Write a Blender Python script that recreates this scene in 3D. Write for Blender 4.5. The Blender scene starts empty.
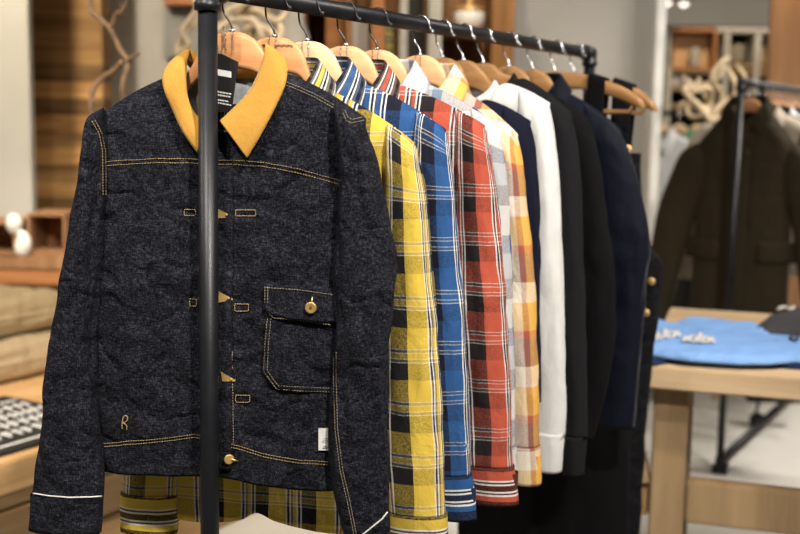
import bpy, bmesh, math, random
from mathutils import Vector, Matrix, noise
random.seed(7)
C = bpy.context.scene.collection
PI = math.pi
# ------------------------------------------------------------------ camera model (800 x 534)
FPX = 50/36*800
CAMZ = 1.28
PITCH = math.radians(7.3); ROLL = 0.0177
CAM = Vector((0,0,CAMZ))
Fv = Vector((0, math.cos(PITCH), -math.sin(PITCH)))
U0 = Vector((0, math.sin(PITCH), math.cos(PITCH))); R0 = Vector((1,0,0))
Rv = R0*math.cos(ROLL) + U0*math.sin(ROLL)
Uv = U0*math.cos(ROLL) - R0*math.sin(ROLL)
def ray(x, y): return Fv + Rv*((x-400)/FPX) - Uv*((y-267)/FPX)
def at(x, y, Y):            # point seen at (x,y) whose world Y is given
    d = ray(x, y); return CAM + d*(Y/d.y)
def atz(x, y, Z):           # point seen at (x,y) whose height is Z
    d = ray(x, y); return CAM + d*((Z-CAMZ)/d.z)
def onplane(x, y, P, N):
    d = ray(x, y); return CAM + d*((P-CAM).dot(N)/d.dot(N))
def proj(P):
    q = P-CAM; z = q.dot(Fv); return (400+FPX*q.dot(Rv)/z, 267-FPX*q.dot(Uv)/z)

# ------------------------------------------------------------------ helpers
def tag(o, label=None, cat=None, group=None, kind=None):
    if label: o['label'] = label
    if cat: o['category'] = cat
    if group: o['group'] = group
    if kind: o['kind'] = kind
    return o
def empty(name, M, label, cat, group=None):
    o = bpy.data.objects.new(name, None); C.objects.link(o)
    o.empty_display_size = 0.05
    o.matrix_world = M if isinstance(M, Matrix) else Matrix.Translation(M)
    return tag(o, label, cat, group)
def mesh_obj(name, bm, mat, parent=None, smooth=True, label=None):
    me = bpy.data.meshes.new(name); bm.to_mesh(me); bm.free()
    if smooth:
        for p in me.polygons: p.use_smooth = True
    for m in (mat if isinstance(mat, (list, tuple)) else [mat]): me.materials.append(m)
    o = bpy.data.objects.new(name, me); C.objects.link(o)
    if parent: o.parent = parent
    if label: o['label'] = label
    return o
def copy_tree(o, parent=None):
    c = o.copy(); C.objects.link(c); c.parent = parent
    for ch in [x for x in bpy.data.objects if x.parent == o and x != c]: copy_tree(ch, c)
    return c
def box(bm, lo, hi, M=None, bev=0.0, mi=0):
    b = bmesh.new()
    vs = [b.verts.new((x,y,z)) for x in (lo[0],hi[0]) for y in (lo[1],hi[1]) for z in (lo[2],hi[2])]
    for f in ((0,1,3,2),(4,6,7,5),(0,4,5,1),(2,3,7,6),(0,2,6,4),(1,5,7,3)): b.faces.new([vs[i] for i in f])
    if bev > 0: bmesh.ops.bevel(b, geom=b.edges[:], offset=bev, segments=2, affect='EDGES')
    if M is not None: b.transform(M)
    merge(bm, b, mi)
def merge(bm, b, mi=0):
    mp = {}
    for v in b.verts: mp[v] = bm.verts.new(v.co)
    for f in b.faces:
        try: nf = bm.faces.new([mp[v] for v in f.verts]); nf.material_index = mi
        except ValueError: pass
    b.free()
def frame_for(t):
    a = Vector((0,0,1)) if abs(t.z) < .9 else Vector((1,0,0))
    n = t.cross(a).normalized(); return n, t.cross(n).normalized()
def tube(bm, pts, r, n=8, cap=True, mi=0, flat=1.0):
    pts = [Vector(p) for p in pts]; rings = []
    rs = r if isinstance(r, (list, tuple)) else [r]*len(pts)
    nn = None
    for i, p in enumerate(pts):
        t = (pts[min(i+1,len(pts)-1)]-pts[max(i-1,0)]).normalized()
        if nn is None: nn, b = frame_for(t)
        else:
            nn = (nn - t*nn.dot(t)).normalized()
        b = t.cross(nn)
        rings.append([bm.verts.new(p + (nn*math.cos(2*PI*k/n) + b*math.sin(2*PI*k/n)*flat)*rs[i]) for k in range(n)])
    for i in range(len(rings)-1):
        for k in range(n):
            f = bm.faces.new((rings[i][k], rings[i][(k+1)%n], rings[i+1][(k+1)%n], rings[i+1][k])); f.material_index = mi
    if cap:
        f = bm.faces.new(rings[0][::-1]); f.material_index = mi
        f = bm.faces.new(rings[-1]); f.material_index = mi
def smooth_path(pts, n=8):
    pts = [Vector(p) for p in pts]; out = []
    for i in range(len(pts)-1):
        p0, p1, p2, p3 = pts[max(i-1,0)], pts[i], pts[i+1], pts[min(i+2,len(pts)-1)]
        for k in range(n):
            t = k/n
            out.append(0.5*((2*p1)+(p2-p0)*t+(2*p0-5*p1+4*p2-p3)*t*t+(3*p1-p0-3*p2+p3)*t**3))
    out.append(pts[-1]); return out
def lathe(bm, prof, n=24, M=None, mi=0):
    b = bmesh.new(); rings = []
    for r, z in prof:
        rings.append([b.verts.new((r*math.cos(2*PI*k/n), r*math.sin(2*PI*k/n), z)) for k in range(n)])
    for i in range(len(rings)-1):
        for k in range(n): b.faces.new((rings[i][k], rings[i][(k+1)%n], rings[i+1][(k+1)%n], rings[i+1][k]))
    b.faces.new(rings[0][::-1]); b.faces.new(rings[-1])
    if M is not None: b.transform(M)
    merge(bm, b, mi)
def prism(bm, poly, y0, y1, M=None, bev=0.0, mi=0):   # polygon in x,z extruded along y
    b = bmesh.new()
    a = [b.verts.new((p[0], y0, p[1])) for p in poly]; c = [b.verts.new((p[0], y1, p[1])) for p in poly]
    n = len(poly)
    b.faces.new(a[::-1]); b.faces.new(c)
    for i in range(n): b.faces.new((a[i], a[(i+1)%n], c[(i+1)%n], c[i]))
    bmesh.ops.recalc_face_normals(b, faces=b.faces[:])
    if bev > 0: bmesh.ops.bevel(b, geom=[e for e in b.edges], offset=bev, segments=2, affect='EDGES')
    if M is not None: b.transform(M)
    merge(bm, b, mi)
def interp(tbl, x):     # tbl: sorted list of (x, a, b, ...): smooth (catmull) interpolation
    n = len(tbl)
    if x <= tbl[0][0]: return tbl[0][1:]
    if x >= tbl[-1][0]: return tbl[-1][1:]
    for i in range(n-1):
        if tbl[i][0] <= x <= tbl[i+1][0]: break
    t = (x-tbl[i][0])/(tbl[i+1][0]-tbl[i][0])
    res = []
    for k in range(1, len(tbl[0])):
        y0, y1 = tbl[i][k], tbl[i+1][k]; h = tbl[i+1][0]-tbl[i][0]
        m0 = (tbl[i+1][k]-tbl[i-1][k])/(tbl[i+1][0]-tbl[i-1][0]) if i > 0 else (y1-y0)/h
        m1 = (tbl[i+2][k]-tbl[i][k])/(tbl[i+2][0]-tbl[i][0]) if i < n-2 else (y1-y0)/h
        res.append((2*t**3-3*t*t+1)*y0+(t**3-2*t*t+t)*h*m0+(-2*t**3+3*t*t)*y1+(t**3-t*t)*h*m1)
    return tuple(res)
def nz(x, y, z=0.0): return noise.noise(Vector((x, y, z)))
def sstep(a, b, x):
    t = max(0, min(1, (x-a)/(b-a))); return t*t*(3-2*t)

# ------------------------------------------------------------------ materials
class NT:
    def __init__(s, name, rough=.8, spec=.3, metal=0):
        s.m = bpy.data.materials.new(name); s.m.use_nodes = True
        s.t = s.m.node_tree; s.b = s.t.nodes['Principled BSDF']
        s.b.inputs['Roughness'].default_value = rough; s.b.inputs['Specular IOR Level'].default_value = spec
        s.b.inputs['Metallic'].default_value = metal
    def n(s, ty, **kw):
        nd = s.t.nodes.new(ty)
        for k, v in kw.items(): setattr(nd, k, v)
        return nd
    def l(s, a, b): s.t.links.new(a, b)
    def math(s, op, a, b=None):
        nd = s.n('ShaderNodeMath', operation=op)
        for i, v in enumerate((a, b)):
            if v is None: continue
            if isinstance(v, (int, float)): nd.inputs[i].default_value = v
            else: s.l(v, nd.inputs[i])
        return nd.outputs[0]
    def coord(s, scale=(1,1,1), kind='Object', rot=(0,0,0)):
        tc = s.n('ShaderNodeTexCoord'); mp = s.n('ShaderNodeMapping')
        mp.inputs['Scale'].default_value = scale; mp.inputs['Rotation'].default_value = rot
        s.l(tc.outputs[kind], mp.inputs['Vector']); return mp.outputs[0]
    def noise(s, vec, scale, detail=3, rough=.55, dist=0):
        nd = s.n('ShaderNodeTexNoise'); nd.inputs['Scale'].default_value = scale
        nd.inputs['Detail'].default_value = detail; nd.inputs['Roughness'].default_value = rough
        nd.inputs['Distortion'].default_value = dist
        s.l(vec, nd.inputs['Vector']); return nd.outputs['Fac']
    def ramp(s, fac, stops, mode='LINEAR'):
        nd = s.n('ShaderNodeValToRGB'); cr = nd.color_ramp; cr.interpolation = mode
        while len(cr.elements) < len(stops): cr.elements.new(.5)
        for e, (p, c) in zip(cr.elements, stops):
            e.position = p; e.color = (*c[:3], 1) if not isinstance(c, (int, float)) else (c, c, c, 1)
        s.l(fac, nd.inputs[0]); return nd.outputs[0]
    def mix(s, f, a, b, mode='MIX'):
        nd = s.n('ShaderNodeMix', data_type='RGBA', blend_type=mode)
        if isinstance(f, (int, float)): nd.inputs[0].default_value = f
        else: s.l(f, nd.inputs[0])
        for i, v in ((6, a), (7, b)):
            if isinstance(v, tuple): nd.inputs[i].default_value = (*v[:3], 1)
            else: s.l(v, nd.inputs[i])
        return nd.outputs[2]
    def col(s, c):
        if isinstance(c, tuple): s.b.inputs['Base Color'].default_value = (*c[:3], 1)
        else: s.l(c, s.b.inputs['Base Color'])
    def bump(s, h, strength=.3, dist=.002):
        bp = s.n('ShaderNodeBump'); bp.inputs['Strength'].default_value = strength; bp.inputs['Distance'].default_value = dist
        s.l(h, bp.inputs['Height']); s.l(bp.outputs[0], s.b.inputs['Normal'])

def plain(name, c, rough=.6, spec=.3, metal=0, var=.12, scale=8, bump=0, bs=200):
    k = NT(name, rough, spec, metal); v = k.coord()
    f = k.noise(v, scale)
    lo = tuple(x*(1-var) for x in c); hi = tuple(min(1, x*(1+var)) for x in c)
    k.col(k.ramp(f, [(.3, lo), (.7, hi)]))
    if bump: k.bump(k.noise(v, bs), bump, .002)
    return k.m
def fabric(name, c, var=.2, nap=.0, rough=.92, fine=700, wr=.25):
    k = NT(name, rough, .12); v = k.coord()
    f = k.noise(v, fine, 2); g = k.noise(v, 14, 4)
    a = k.ramp(f, [(.3, tuple(x*(1-var) for x in c)), (.7, tuple(min(1, x*(1+var)) for x in c))])
    b = k.ramp(g, [(.3, (.88,)*3), (.7, (1.0,)*3)])
    k.col(k.mix(1, a, b, 'MULTIPLY'))
    if nap: k.b.inputs['Sheen Weight'].default_value = nap; k.b.inputs['Sheen Roughness'].default_value = .35
    h = k.math('ADD', k.math('MULTIPLY', k.noise(k.coord((1,1,.45)), 22, 4, .6, .6), 1.0), k.math('MULTIPLY', f, .06))
    k.bump(h, wr, .02)
    return k.m
def denim(name, lo, hi, slub=1.0):
    k = NT(name, .88, .15)
    a = k.noise(k.coord((1,1,.30)), 620, 2, .7); b = k.noise(k.coord((.22,.3,1)), 640, 2, .7)
    big = k.noise(k.coord((1,1,.8)), 34, 6, .72)
    s = k.math('MULTIPLY', k.math('ADD', a, b), .5)
    s = k.math('ADD', k.math('MULTIPLY', s, .86*slub), k.math('MULTIPLY', big, .16))
    mid = tuple(x*.72+y*.28 for x, y in zip(lo, hi))
    k.col(k.ramp(s, [(.44, lo), (.54, mid), (.62, hi)]))
    cr = k.noise(k.coord((1,1,1.15), rot=(0,.6,0)), 9, 3, .5, .3)
    rd = k.math('ABSOLUTE', k.math('SUBTRACT', k.noise(k.coord((1,1,1.35), rot=(0,-.7,0)), 13, 2, .45, .2), .5))
    rd = k.math('MINIMUM', rd, .09)      # sharp valleys, flat in between
    h = k.math('ADD', k.math('MULTIPLY', cr, .7), k.math('MULTIPLY', rd, 1.5))
    k.bump(k.math('ADD', h, k.math('MULTIPLY', s, .12)), .8, .03)
    return k.m
def plaid(name, warp, weft, fac=.42, slant=0.0, soft=.0, offs=10.0):
    """warp / weft: lists of (width in m, colour); UVs are metres."""
    k = NT(name, .92, .1)
    tc = k.n('ShaderNodeTexCoord'); sp = k.n('ShaderNodeSeparateXYZ'); k.l(tc.outputs['UV'], sp.inputs[0])
    wob = k.math('MULTIPLY', k.math('SUBTRACT', k.noise(k.coord(), 9, 2), .5), .008)
    def seq(co, s):
        tot = sum(w for w, c in s); p = 0; st = []
        for w, c in s: st.append((p/tot, c)); p += w
        return k.ramp(k.math('FRACT', k.math('DIVIDE', k.math('ADD', co, wob), tot)), st, 'CONSTANT')
    a = seq(k.math('ADD', sp.outputs[0], sum(w_ for w_, c_ in warp)*100), warp)
    b = seq(k.math('ADD', k.math('ADD', sp.outputs[1], sum(w_ for w_, c_ in weft)*100), k.math('MULTIPLY', sp.outputs[0], slant)), weft)
    tw = k.noise(k.coord(), 420, 2)
    f = k.math('ADD', fac, k.math('MULTIPLY', k.math('SUBTRACT', tw, .5), .9))
    c = k.mix(f, a, b)
    k.col(c)
    h = k.math('ADD', k.noise(k.coord((1,1,.5)), 20, 4, .6, .6), k.math('MULTIPLY', tw, .05))
    k.bump(h, .35, .02)
    return k.m
def wood(name, lo, hi, scale=3.0, axis=0, plank=None, rough=.55, gap=.02):
    k = NT(name, rough, .3)
    sc = [9, 9, 9]; sc[axis] = .8
    v = k.coord(tuple(sc)); f = k.noise(v, scale, 5, .6, 1.2)
    c = k.ramp(f, [(.3, lo), (.7, hi)])
    if plank:      # (axis index, width): boards of different tone
        tc = k.n('ShaderNodeTexCoord'); sp = k.n('ShaderNodeSeparateXYZ'); k.l(tc.outputs['Object'], sp.inputs[0])
        q = k.math('DIVIDE', sp.outputs[plank[0]], plank[1])
        wn = k.n('ShaderNodeTexWhiteNoise', noise_dimensions='1D'); k.l(k.math('FLOOR', q), wn.inputs['W'])
        t = k.ramp(wn.outputs['Value'], [(0, (.35,)*3), (1, (1.25,)*3)])
        c = k.mix(1, c, t, 'MULTIPLY')
        fr = k.math('FRACT', q)
        g = k.math('LESS_THAN', fr, gap)
        c = k.mix(g, c, tuple(x*.25 for x in lo))
    k.col(c); k.bump(f, .15, .003)
    return k.m

WHT = (.78,.76,.70); NAV = (.02,.025,.05)
def shirt_plaid(name, main, dark, grey, slant=.0):
    a_, b_ = 1.10, 1.08
    s = [(.025, main), (.0022, WHT), (.003, NAV), (.0022, WHT), (.003, grey), (.005, main), (.0022, WHT), (.003, NAV), (.0022, WHT), (.020, dark)]
    t = [(.030, main), (.0013, WHT), (.0035, grey), (.0013, WHT), (.007, main), (.0013, WHT), (.0035, grey), (.0013, WHT), (.024, dark)]
    M[name+'_cuff'] = plaid(name+'_cuff', [(.1, main)], [(.016, main), (.0030, WHT), (.003, NAV), (.0030, WHT), (.010, dark), (.0030, WHT), (.003, NAV), (.0030, WHT), (.009, main), (.022, dark)], .86, offs=0)
    M[name+'_collar'] = plaid(name+'_collar', [(.012, dark), (.003, grey), (.010, grey)], [(.007, dark), (.004, grey), (.0028, WHT), (.004, grey), (.008, main), (.003, grey), (.0028, WHT), (.004, NAV), (.0028, WHT), (.006, grey)], .80)
    return plaid(name, [(w*a_, c) for w, c in s], [(w*b_, c) for w, c in t], .28, slant)
M = {}
M['denim'] = denim('raw_denim', (.0014,.0015,.0034), (.046,.048,.066))
M['denim_dark'] = denim('raw_denim_band', (.0018,.0019,.0042), (.042,.043,.060))
M['black_denim'] = denim('black_denim', (.002,.002,.003), (.010,.010,.014))
M['corduroy'] = fabric('mustard_corduroy', (.54,.285,.055), .12, .2, wr=.25)
M['lining'] = fabric('grey_lining', (.34,.36,.38), .3)
M['gold_thread'] = plain('gold_thread', (.46,.33,.14), .7)
M['pale_thread'] = plain('pale_thread', (.34,.29,.20), .7)
M['white_thread'] = plain('white_piping', (.72,.70,.66), .7)
M['brass'] = plain('brass', (.80,.53,.20), .38, .5, .65)
M['yellow'] = shirt_plaid('yellow', (.66,.47,.07), (.018,.017,.018), (.15,.14,.12))
M['blue'] = shirt_plaid('blue', (.028,.09,.25), (.012,.013,.024), (.07,.09,.14))
M['red'] = shirt_plaid('red', (.43,.085,.05), (.018,.014,.016), (.12,.08,.075))
M['light'] = plaid('pale_blue_plaid', [(.05,(.58,.56,.54)),(.020,(.05,.10,.26)),(.03,(.52,.50,.48)),(.016,(.20,.29,.40))],
                   [(.05,(.62,.61,.59)),(.03,(.05,.09,.22)),(.04,(.36,.42,.48)),(.035,(.09,.08,.12))], .45)
M['orange'] = plaid('mustard_plaid', [(.026,(.74,.66,.54)),(.012,(.33,.09,.05)),(.036,(.78,.42,.08)),(.010,(.20,.05,.03))],
                    [(.036,(.80,.74,.62)),(.05,(.70,.42,.12)),(.014,(.45,.12,.08)),(.05,(.22,.13,.12))], .5)
M['navy_knit'] = fabric('navy_sweatshirt', (.008,.009,.022), .3, 0)
M['white_knit'] = fabric('white_sweatshirt', (.68,.68,.67), .04, 0, wr=.22)
M['charcoal'] = fabric('charcoal_sweatshirt', (.010,.010,.0115), .3, 0)
M['black_knit'] = fabric('black_sweatshirt', (.003,.003,.0036), .3, 0)
M['velvet'] = fabric('navy_velvet', (.0018,.003,.009), .3, .10, .7)
M['hanger'] = wood('hanger_wood', (.66,.36,.17), (.80,.50,.27), 2.2, 0, rough=.35)
M['hanger_red'] = wood('hanger_orange_wood', (.60,.27,.11), (.72,.38,.18), 2.2, 0, rough=.35)
M['hanger_pale'] = wood('hanger_pale_wood', (.74,.50,.28), (.84,.61,.37), 2.2, 0, rough=.35)
M['hanger_brown'] = wood('hanger_brown_wood', (.27,.135,.05), (.40,.22,.09), 2.2, 0, rough=.35)
M['pipe'] = plain('black_pipe', (.013,.014,.017), .38, .5, .35, .25, 30, .1, 500)
M['chrome'] = plain('chrome', (.62,.62,.64), .2, .5, 1.0)
M['black_wire'] = plain('black_wire', (.015,.015,.017), .3, .5)
M['card_black'] = plain('black_card', (.012,.012,.013), .5)
M['white_print'] = plain('white_print', (.75,.75,.73), .7)
M['ink'] = plain('dark_ink', (.05,.05,.06), .8)
# ------------------------------------------------------------------ the rail
RAIL_R = .0135
P0 = at(207.5, -12, 1.56*Fv.y)   # near corner of the rail
RAILZ = P0.z
P1 = atz(590, 53.5, RAILZ)
RD = (P1-P0); RLEN = RD.length; RD.normalize()
print('rail', P0, P1, RLEN, 'dir', RD)
class Gar:      # local frame of one hung garment: u right, y away from the camera, w up; origin on the rail axis
    def __init__(s, px, rot):
        y = -12 + (px-207.5)*.171
        # point on rail under pixel column px
        best = min((abs(proj(P0+RD*(RLEN*k/2000))[0]-px), k) for k in range(2001))[1]
        s.t = RLEN*best/2000; s.O = P0+RD*s.t; a = math.radians(rot)
        s.U = Vector((math.cos(a), math.sin(a), 0)); s.N = Vector((-math.sin(a), math.cos(a), 0))
        s.M = Matrix(((s.U.x, s.N.x, 0, s.O.x), (s.U.y, s.N.y, 0, s.O.y), (0,0,1,s.O.z), (0,0,0,1)))
    def px(s, x, y, v=0.0):      # v: distance in front of the hanger plane -> (u, w)
        q = onplane(x, y, s.O - s.N*v, s.N) - s.O
        return q.dot(s.U), q.z
    def p3(s, x, y, v=0.0):
        u, w = s.px(x, y, v); return Vector((u, -v, w))

def grid_faces(bm, rows, closed=True, flip=False, uvs=None, mi=0):
    uvl = bm.loops.layers.uv.verify()
    for i in range(len(rows)-1):
        n = len(rows[i]); m = n if closed else n-1
        for k in range(m):
            k2 = (k+1) % n
            q = [(i,k),(i,k2),(i+1,k2),(i+1,k)]
            if flip: q = q[::-1]
            try: f = bm.faces.new([rows[a][b] for a, b in q])
            except ValueError: continue
            f.material_index = mi
            if uvs:
                for lp, (a, b) in zip(f.loops, q):
                    U = uvs[a][b]
                    if closed and b == 0 and k2 == 0: U = (uvs[a][n][0], U[1])
                    lp[uvl].uv = U
def sleeve(g, name, mat, rows, parent, vc=.012, b=.034, seed=0, amp=.006, n=40, m=90, toptaper=True, mirror=None,
           close_bottom=True, uoff=0.0, vv=None, label=None, horiz=False, uslant=0.0, head=None, mainf=None):
    """rows in pixels (y, xL, xR) traced on the plane vc in front of the hanger."""
    tb = []
    for i, (y, xl, xr) in enumerate(rows):
        ul, wl = g.px(xl, y, vc); ur, wr = g.px(xr, y, vc)
        w = (wl+wr)/2
        tb.append((-w, (ul+ur)/2, (ur-ul)/2, ))
    slope = 0
    if head:      # head = (tip u, tip w, slope of the shoulder line going outwards)
        tu, tw, slope = head
        k0 = next((t for t in tb if t[0] > -tw+.035), tb[-1])
        rest = [t for t in tb if t[0] > -tw+.035]
        sg = 1 if tu > 0 else -1
        c = tu-sg*k0[2]*.72
        first = (-(tw+slope*abs(c-tu))-.002, c, k0[2]*.80)
        tb = [first]+rest
    if mirror: tb = [(w, -(c)*mirror[0]+mirror[1], h) for w, c, h in tb]
    bm = bmesh.new(); R = []; UV = []
    w0, w1 = tb[0][0], tb[-1][0]; mean = sum(t[2] for t in tb[1:])/(len(tb)-1)
    per = 2*PI*math.sqrt((mean**2+b**2)/2)
    if mainf is not None: uoff = -per*(.25+.5*mainf)
    for i in range(m+1):
        f = i/m; ff = f*f*.3+f*.7 if toptaper else f
        w = w0+(w1-w0)*ff; c, h = interp(tb, w)
        bb = b*(math.sqrt(max(0, 1-(1-min(1, ff/.09))**2))*.9+.1 if toptaper else 1)
        bb *= 1-.18*ff
        row = []; uv = []
        for k in range(n+1):
            th = 2*PI*k/n + PI/2       # starts at the back
            cu, sv = math.cos(th), math.sin(th)
            cu2 = math.copysign(abs(cu)**.9, cu); sv2 = math.copysign(abs(sv)**.85, sv)
            px_, py_ = c+h*cu2, bb*sv2
            # folds: diagonal creases round the elbow, long soft folds elsewhere
            q = nz(cu*1.3+seed, sv*1.3, w*5+seed)*.9 + nz(cu*2.6+seed, sv*2.6+w*9, w*14)*.7*(.4+.9*math.exp(-((ff-.5)/.22)**2)) + nz(cu*5, sv*5+seed, w*26)*.3
            q *= amp*min(1, ff/.05)*(1 if close_bottom is True else 1)*(1-.6*sstep(.93, 1, ff))
            dz = 0
            if slope:
                sd = 1 if c > 0 else -1
                dz = -slope*sd*(px_-c)*(1-sstep(0, .22, ff)) - .012*(max(0, sd*(px_-c)/h)**3)*(1-sstep(0, .12, ff))
            row.append((px_+cu*q*.8, py_+sv*q, -w+dz)); 
            uv.append(((k/n)*per+uoff, w+uslant*((k/n)*per)+(vv if vv else 0)))
        R.append(row); UV.append(uv)
    V = [[bm.verts.new((p[0], p[1]-vc, p[2])) for p in r[:-1]] for r in R]
    grid_faces(bm, V, True, False, UV)
    # rounded closing of the top, and a folded hem turned inside at the bottom
    top = bm.verts.new((sum(v.co.x for v in V[0])/n, -vc, (sum(v.co.z for v in V[0])/n if slope else max(v.co.z for v in V[0]))))
    for k in range(n): bm.faces.new((V[0][k], top, V[0][(k+1)%n]))
    last = V[-1]; cx = sum(v.co.x for v in last)/n
    inn = [bm.verts.new((cx+(v.co.x-cx)*.93, -vc+(v.co.y+vc)*.88, v.co.z+.004)) for v in last]
    inn2 = [bm.verts.new((v.co.x, v.co.y, v.co.z+.05)) for v in inn]
    uv2 = [UV[-1], UV[-1], UV[-2]]
    grid_faces(bm, [last, inn, inn2], True, False, uv2)
    bm.normal_update()
    bmesh.ops.recalc_face_normals(bm, faces=bm.faces[:])
    o = mesh_obj(name, bm, mat, parent, label=label)
    o['_tb'] = 0
    del o['_tb']
    return tb

class Body:
    round = 0
    def __init__(s, g, tipR, tipL, neck, neckw, sideR, sideL, hem, T=.033, drop_f=.085, drop_b=.022, seed=0, amp=.006, crease=.5):
        """tip/neck in (u,w); sideR/L: lists of (-w, u); hem: function u -> w."""
        s.g, s.tipR, s.tipL, s.nk, s.nw = g, tipR, tipL, neck, neckw
        s.sR, s.sL, s.hem, s.T, s.df, s.db, s.seed, s.amp, s.cr = sideR, sideL, hem, T, drop_f, drop_b, seed, amp, crease
    def wtop(s, u, front):
        if abs(u) > s.nk: rd_ = .012*math.exp(-((abs(u)-s.nk)/.014)**2)*s.round
        if u > s.nk:
            t = (u-s.nk)/(s.tipR[0]-s.nk); return s.nw + (s.tipR[1]-s.nw)*(t*.96+.04*t*t) + .006*math.sin(PI*min(1,t)) - rd_
        if u < -s.nk:
            t = (u+s.nk)/(s.tipL[0]+s.nk); return s.nw + (s.tipL[1]-s.nw)*(t*.96+.04*t*t) + .006*math.sin(PI*min(1,t)) - rd_
        q = abs(u)/s.nk; d = s.df if front else s.db
        return s.nw - .012*s.round*math.exp(-((abs(u)-s.nk)/.014)**2) - d*math.sqrt(max(0, 1-q**2.2))
    def fold(s, u, w):
        a, sd = s.amp, s.seed
        f = nz(u*7+sd, w*2.2, sd)*1.1 + nz(u*15+w*3, w*6+sd, sd*2)*.55
        c = 1-abs(nz(u*13+w*7+sd, w*19-u*5, 3+sd))*2.2
        c2 = 1-abs(nz(u*30-w*10+sd, w*36, 7+sd))*2.2
        return a*(f + s.cr*.42*max(0, c) + s.cr*.2*max(0, c2))
    def y(s, u, w, front=True, us=None, r=None, S=None):
        # depth of surface
        if r is None:
            uL = interp(s.sL, -w)[0]; uR = interp(s.sR, -w)[0]
            S = (2*u-uL-uR)/(uR-uL); S = max(-1, min(1, S))
            wt = s.wtop(u, front); r = max(0, (wt-w)/(wt-s.hem(u)))
        prof = (1-abs(S)**3.2)**.5 if abs(S) < 1 else 0
        rnd = math.sqrt(max(0, 1-(1-min(1, r/.07))**2))
        nko = sstep(1.15, .85, abs(u)/s.nk)
        t = s.T*prof*max(rnd, nko*.95)*(1+.15*math.sin(r*PI))
        fd = s.fold(u, w if front else w+5)*min(1, prof*1.6)*min(1, r/.1+.15)
        return -(t) - fd if front else t*.9 + fd
    def build(s, name, mat, parent, nu=120, nr=120, label=None, notch=None):
        bm = bmesh.new(); S_ = [[], []]; UV = [[], []]
        for side in (0, 1):
            for i in range(nr+1):
                r = (i/nr)**1.25; row = []; uv = []
                for k in range(nu+1):
                    S = -1+2*k/nu
                    # u at the top row from tip to tip; sides at given w
                    wa = s.tipR[1]; 
                    ut = s.tipL[0]+(s.tipR[0]-s.tipL[0])*(k/nu)
                    wt = s.wtop(ut, side == 0)
                    whR = s.hem(interp(s.sR, 9)[0]); 
                    wL = s.tipL[1]+(s.hem(-.2)-s.tipL[1])*r; wR = s.tipR[1]+(s.hem(.2)-s.tipR[1])*r
                    uL = interp(s.sL, -wL)[0]; uR = interp(s.sR, -wR)[0]
                    u = uL+(uR-uL)*(k/nu)
                    b_ = sstep(0, .12, r); u = ut*(1-b_)+u*b_
                    w = wt+(s.hem(u)-wt)*r
                    yy = s.y(u, w, side == 0, r=r, S=S)
                    row.append(bm.verts.new((u, yy, w))); uv.append((u, -w))
                S_[side].append(row); UV[side].append(uv)
        grid_faces(bm, S_[0], False, True, UV[0]); grid_faces(bm, S_[1], False, False, UV[1])
        # turned-in hem
        for side in (0, 1):
            last = S_[side][-1]; sg = 1 if side == 0 else -1
            inn = [bm.verts.new((v.co.x*.995, v.co.y+sg*.003*(1 if abs(v.co.y) > .004 else 0), v.co.z+.003)) for v in last]
            inn2 = [bm.verts.new((v.co.x, v.co.y+sg*.001, v.co.z+.04)) for v in inn]
            grid_faces(bm, [last, inn, inn2], False, side == 0, [UV[side][-1]]*2+[UV[side][-4]])
        bmesh.ops.remove_doubles(bm, verts=bm.verts[:], dist=.0004)
        o = mesh_obj(name, bm, mat, parent, label=label)
        return o
def sheet(name, bm, rows, mat, parent, thick=.003, label=None, off=0, uvs=None):
    V = [[bm.verts.new(p) for p in r] for r in rows]
    if uvs is None:
        uvs = []
        for i, r in enumerate(rows):
            acc = 0; u = []
            for k, p in enumerate(r):
                if k: acc += (Vector(p)-Vector(r[k-1])).length
                u.append((acc, i*.06/max(1, len(rows)-1)))
            uvs.append(u)
    grid_faces(bm, V, False, False, uvs)
    o = mesh_obj(name, bm, mat, parent, label=label)
    md = o.modifiers.new('thickness', 'SOLIDIFY'); md.thickness = thick; md.offset = off
    return o

def collar_rows(roll, outer, n=48, m=8, bulge=.006):
    """strip between two 3-D curves with a rounded fold at the roll edge"""
    a = smooth_path(roll, 12); b = smooth_path(outer, 12)
    def res(p, n):
        L = [0]
        for i in range(1, len(p)): L.append(L[-1]+(p[i]-p[i-1]).length)
        out = []
        for k in range(n+1):
            t = L[-1]*k/n
            j = 0
            while j < len(p)-2 and L[j+1] < t: j += 1
            f = (t-L[j])/max(1e-9, L[j+1]-L[j]); out.append(p[j].lerp(p[j+1], min(1, f)))
        return out
    a, b = a, b
    # same parameter on both
    rows = []
    for j in range(m+1):
        f = j/m; row = []
        for k in range(len(a)):
            p = a[k].lerp(b[k], f); d = (b[k]-a[k])
            row.append(p + Vector((0, -1, 0))*(math.sin(PI*min(1, f*1.0))*bulge) + Vector((0,0,1))*math.sin(PI*f)*bulge*.5)
        rows.append(row)
    return rows

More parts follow.
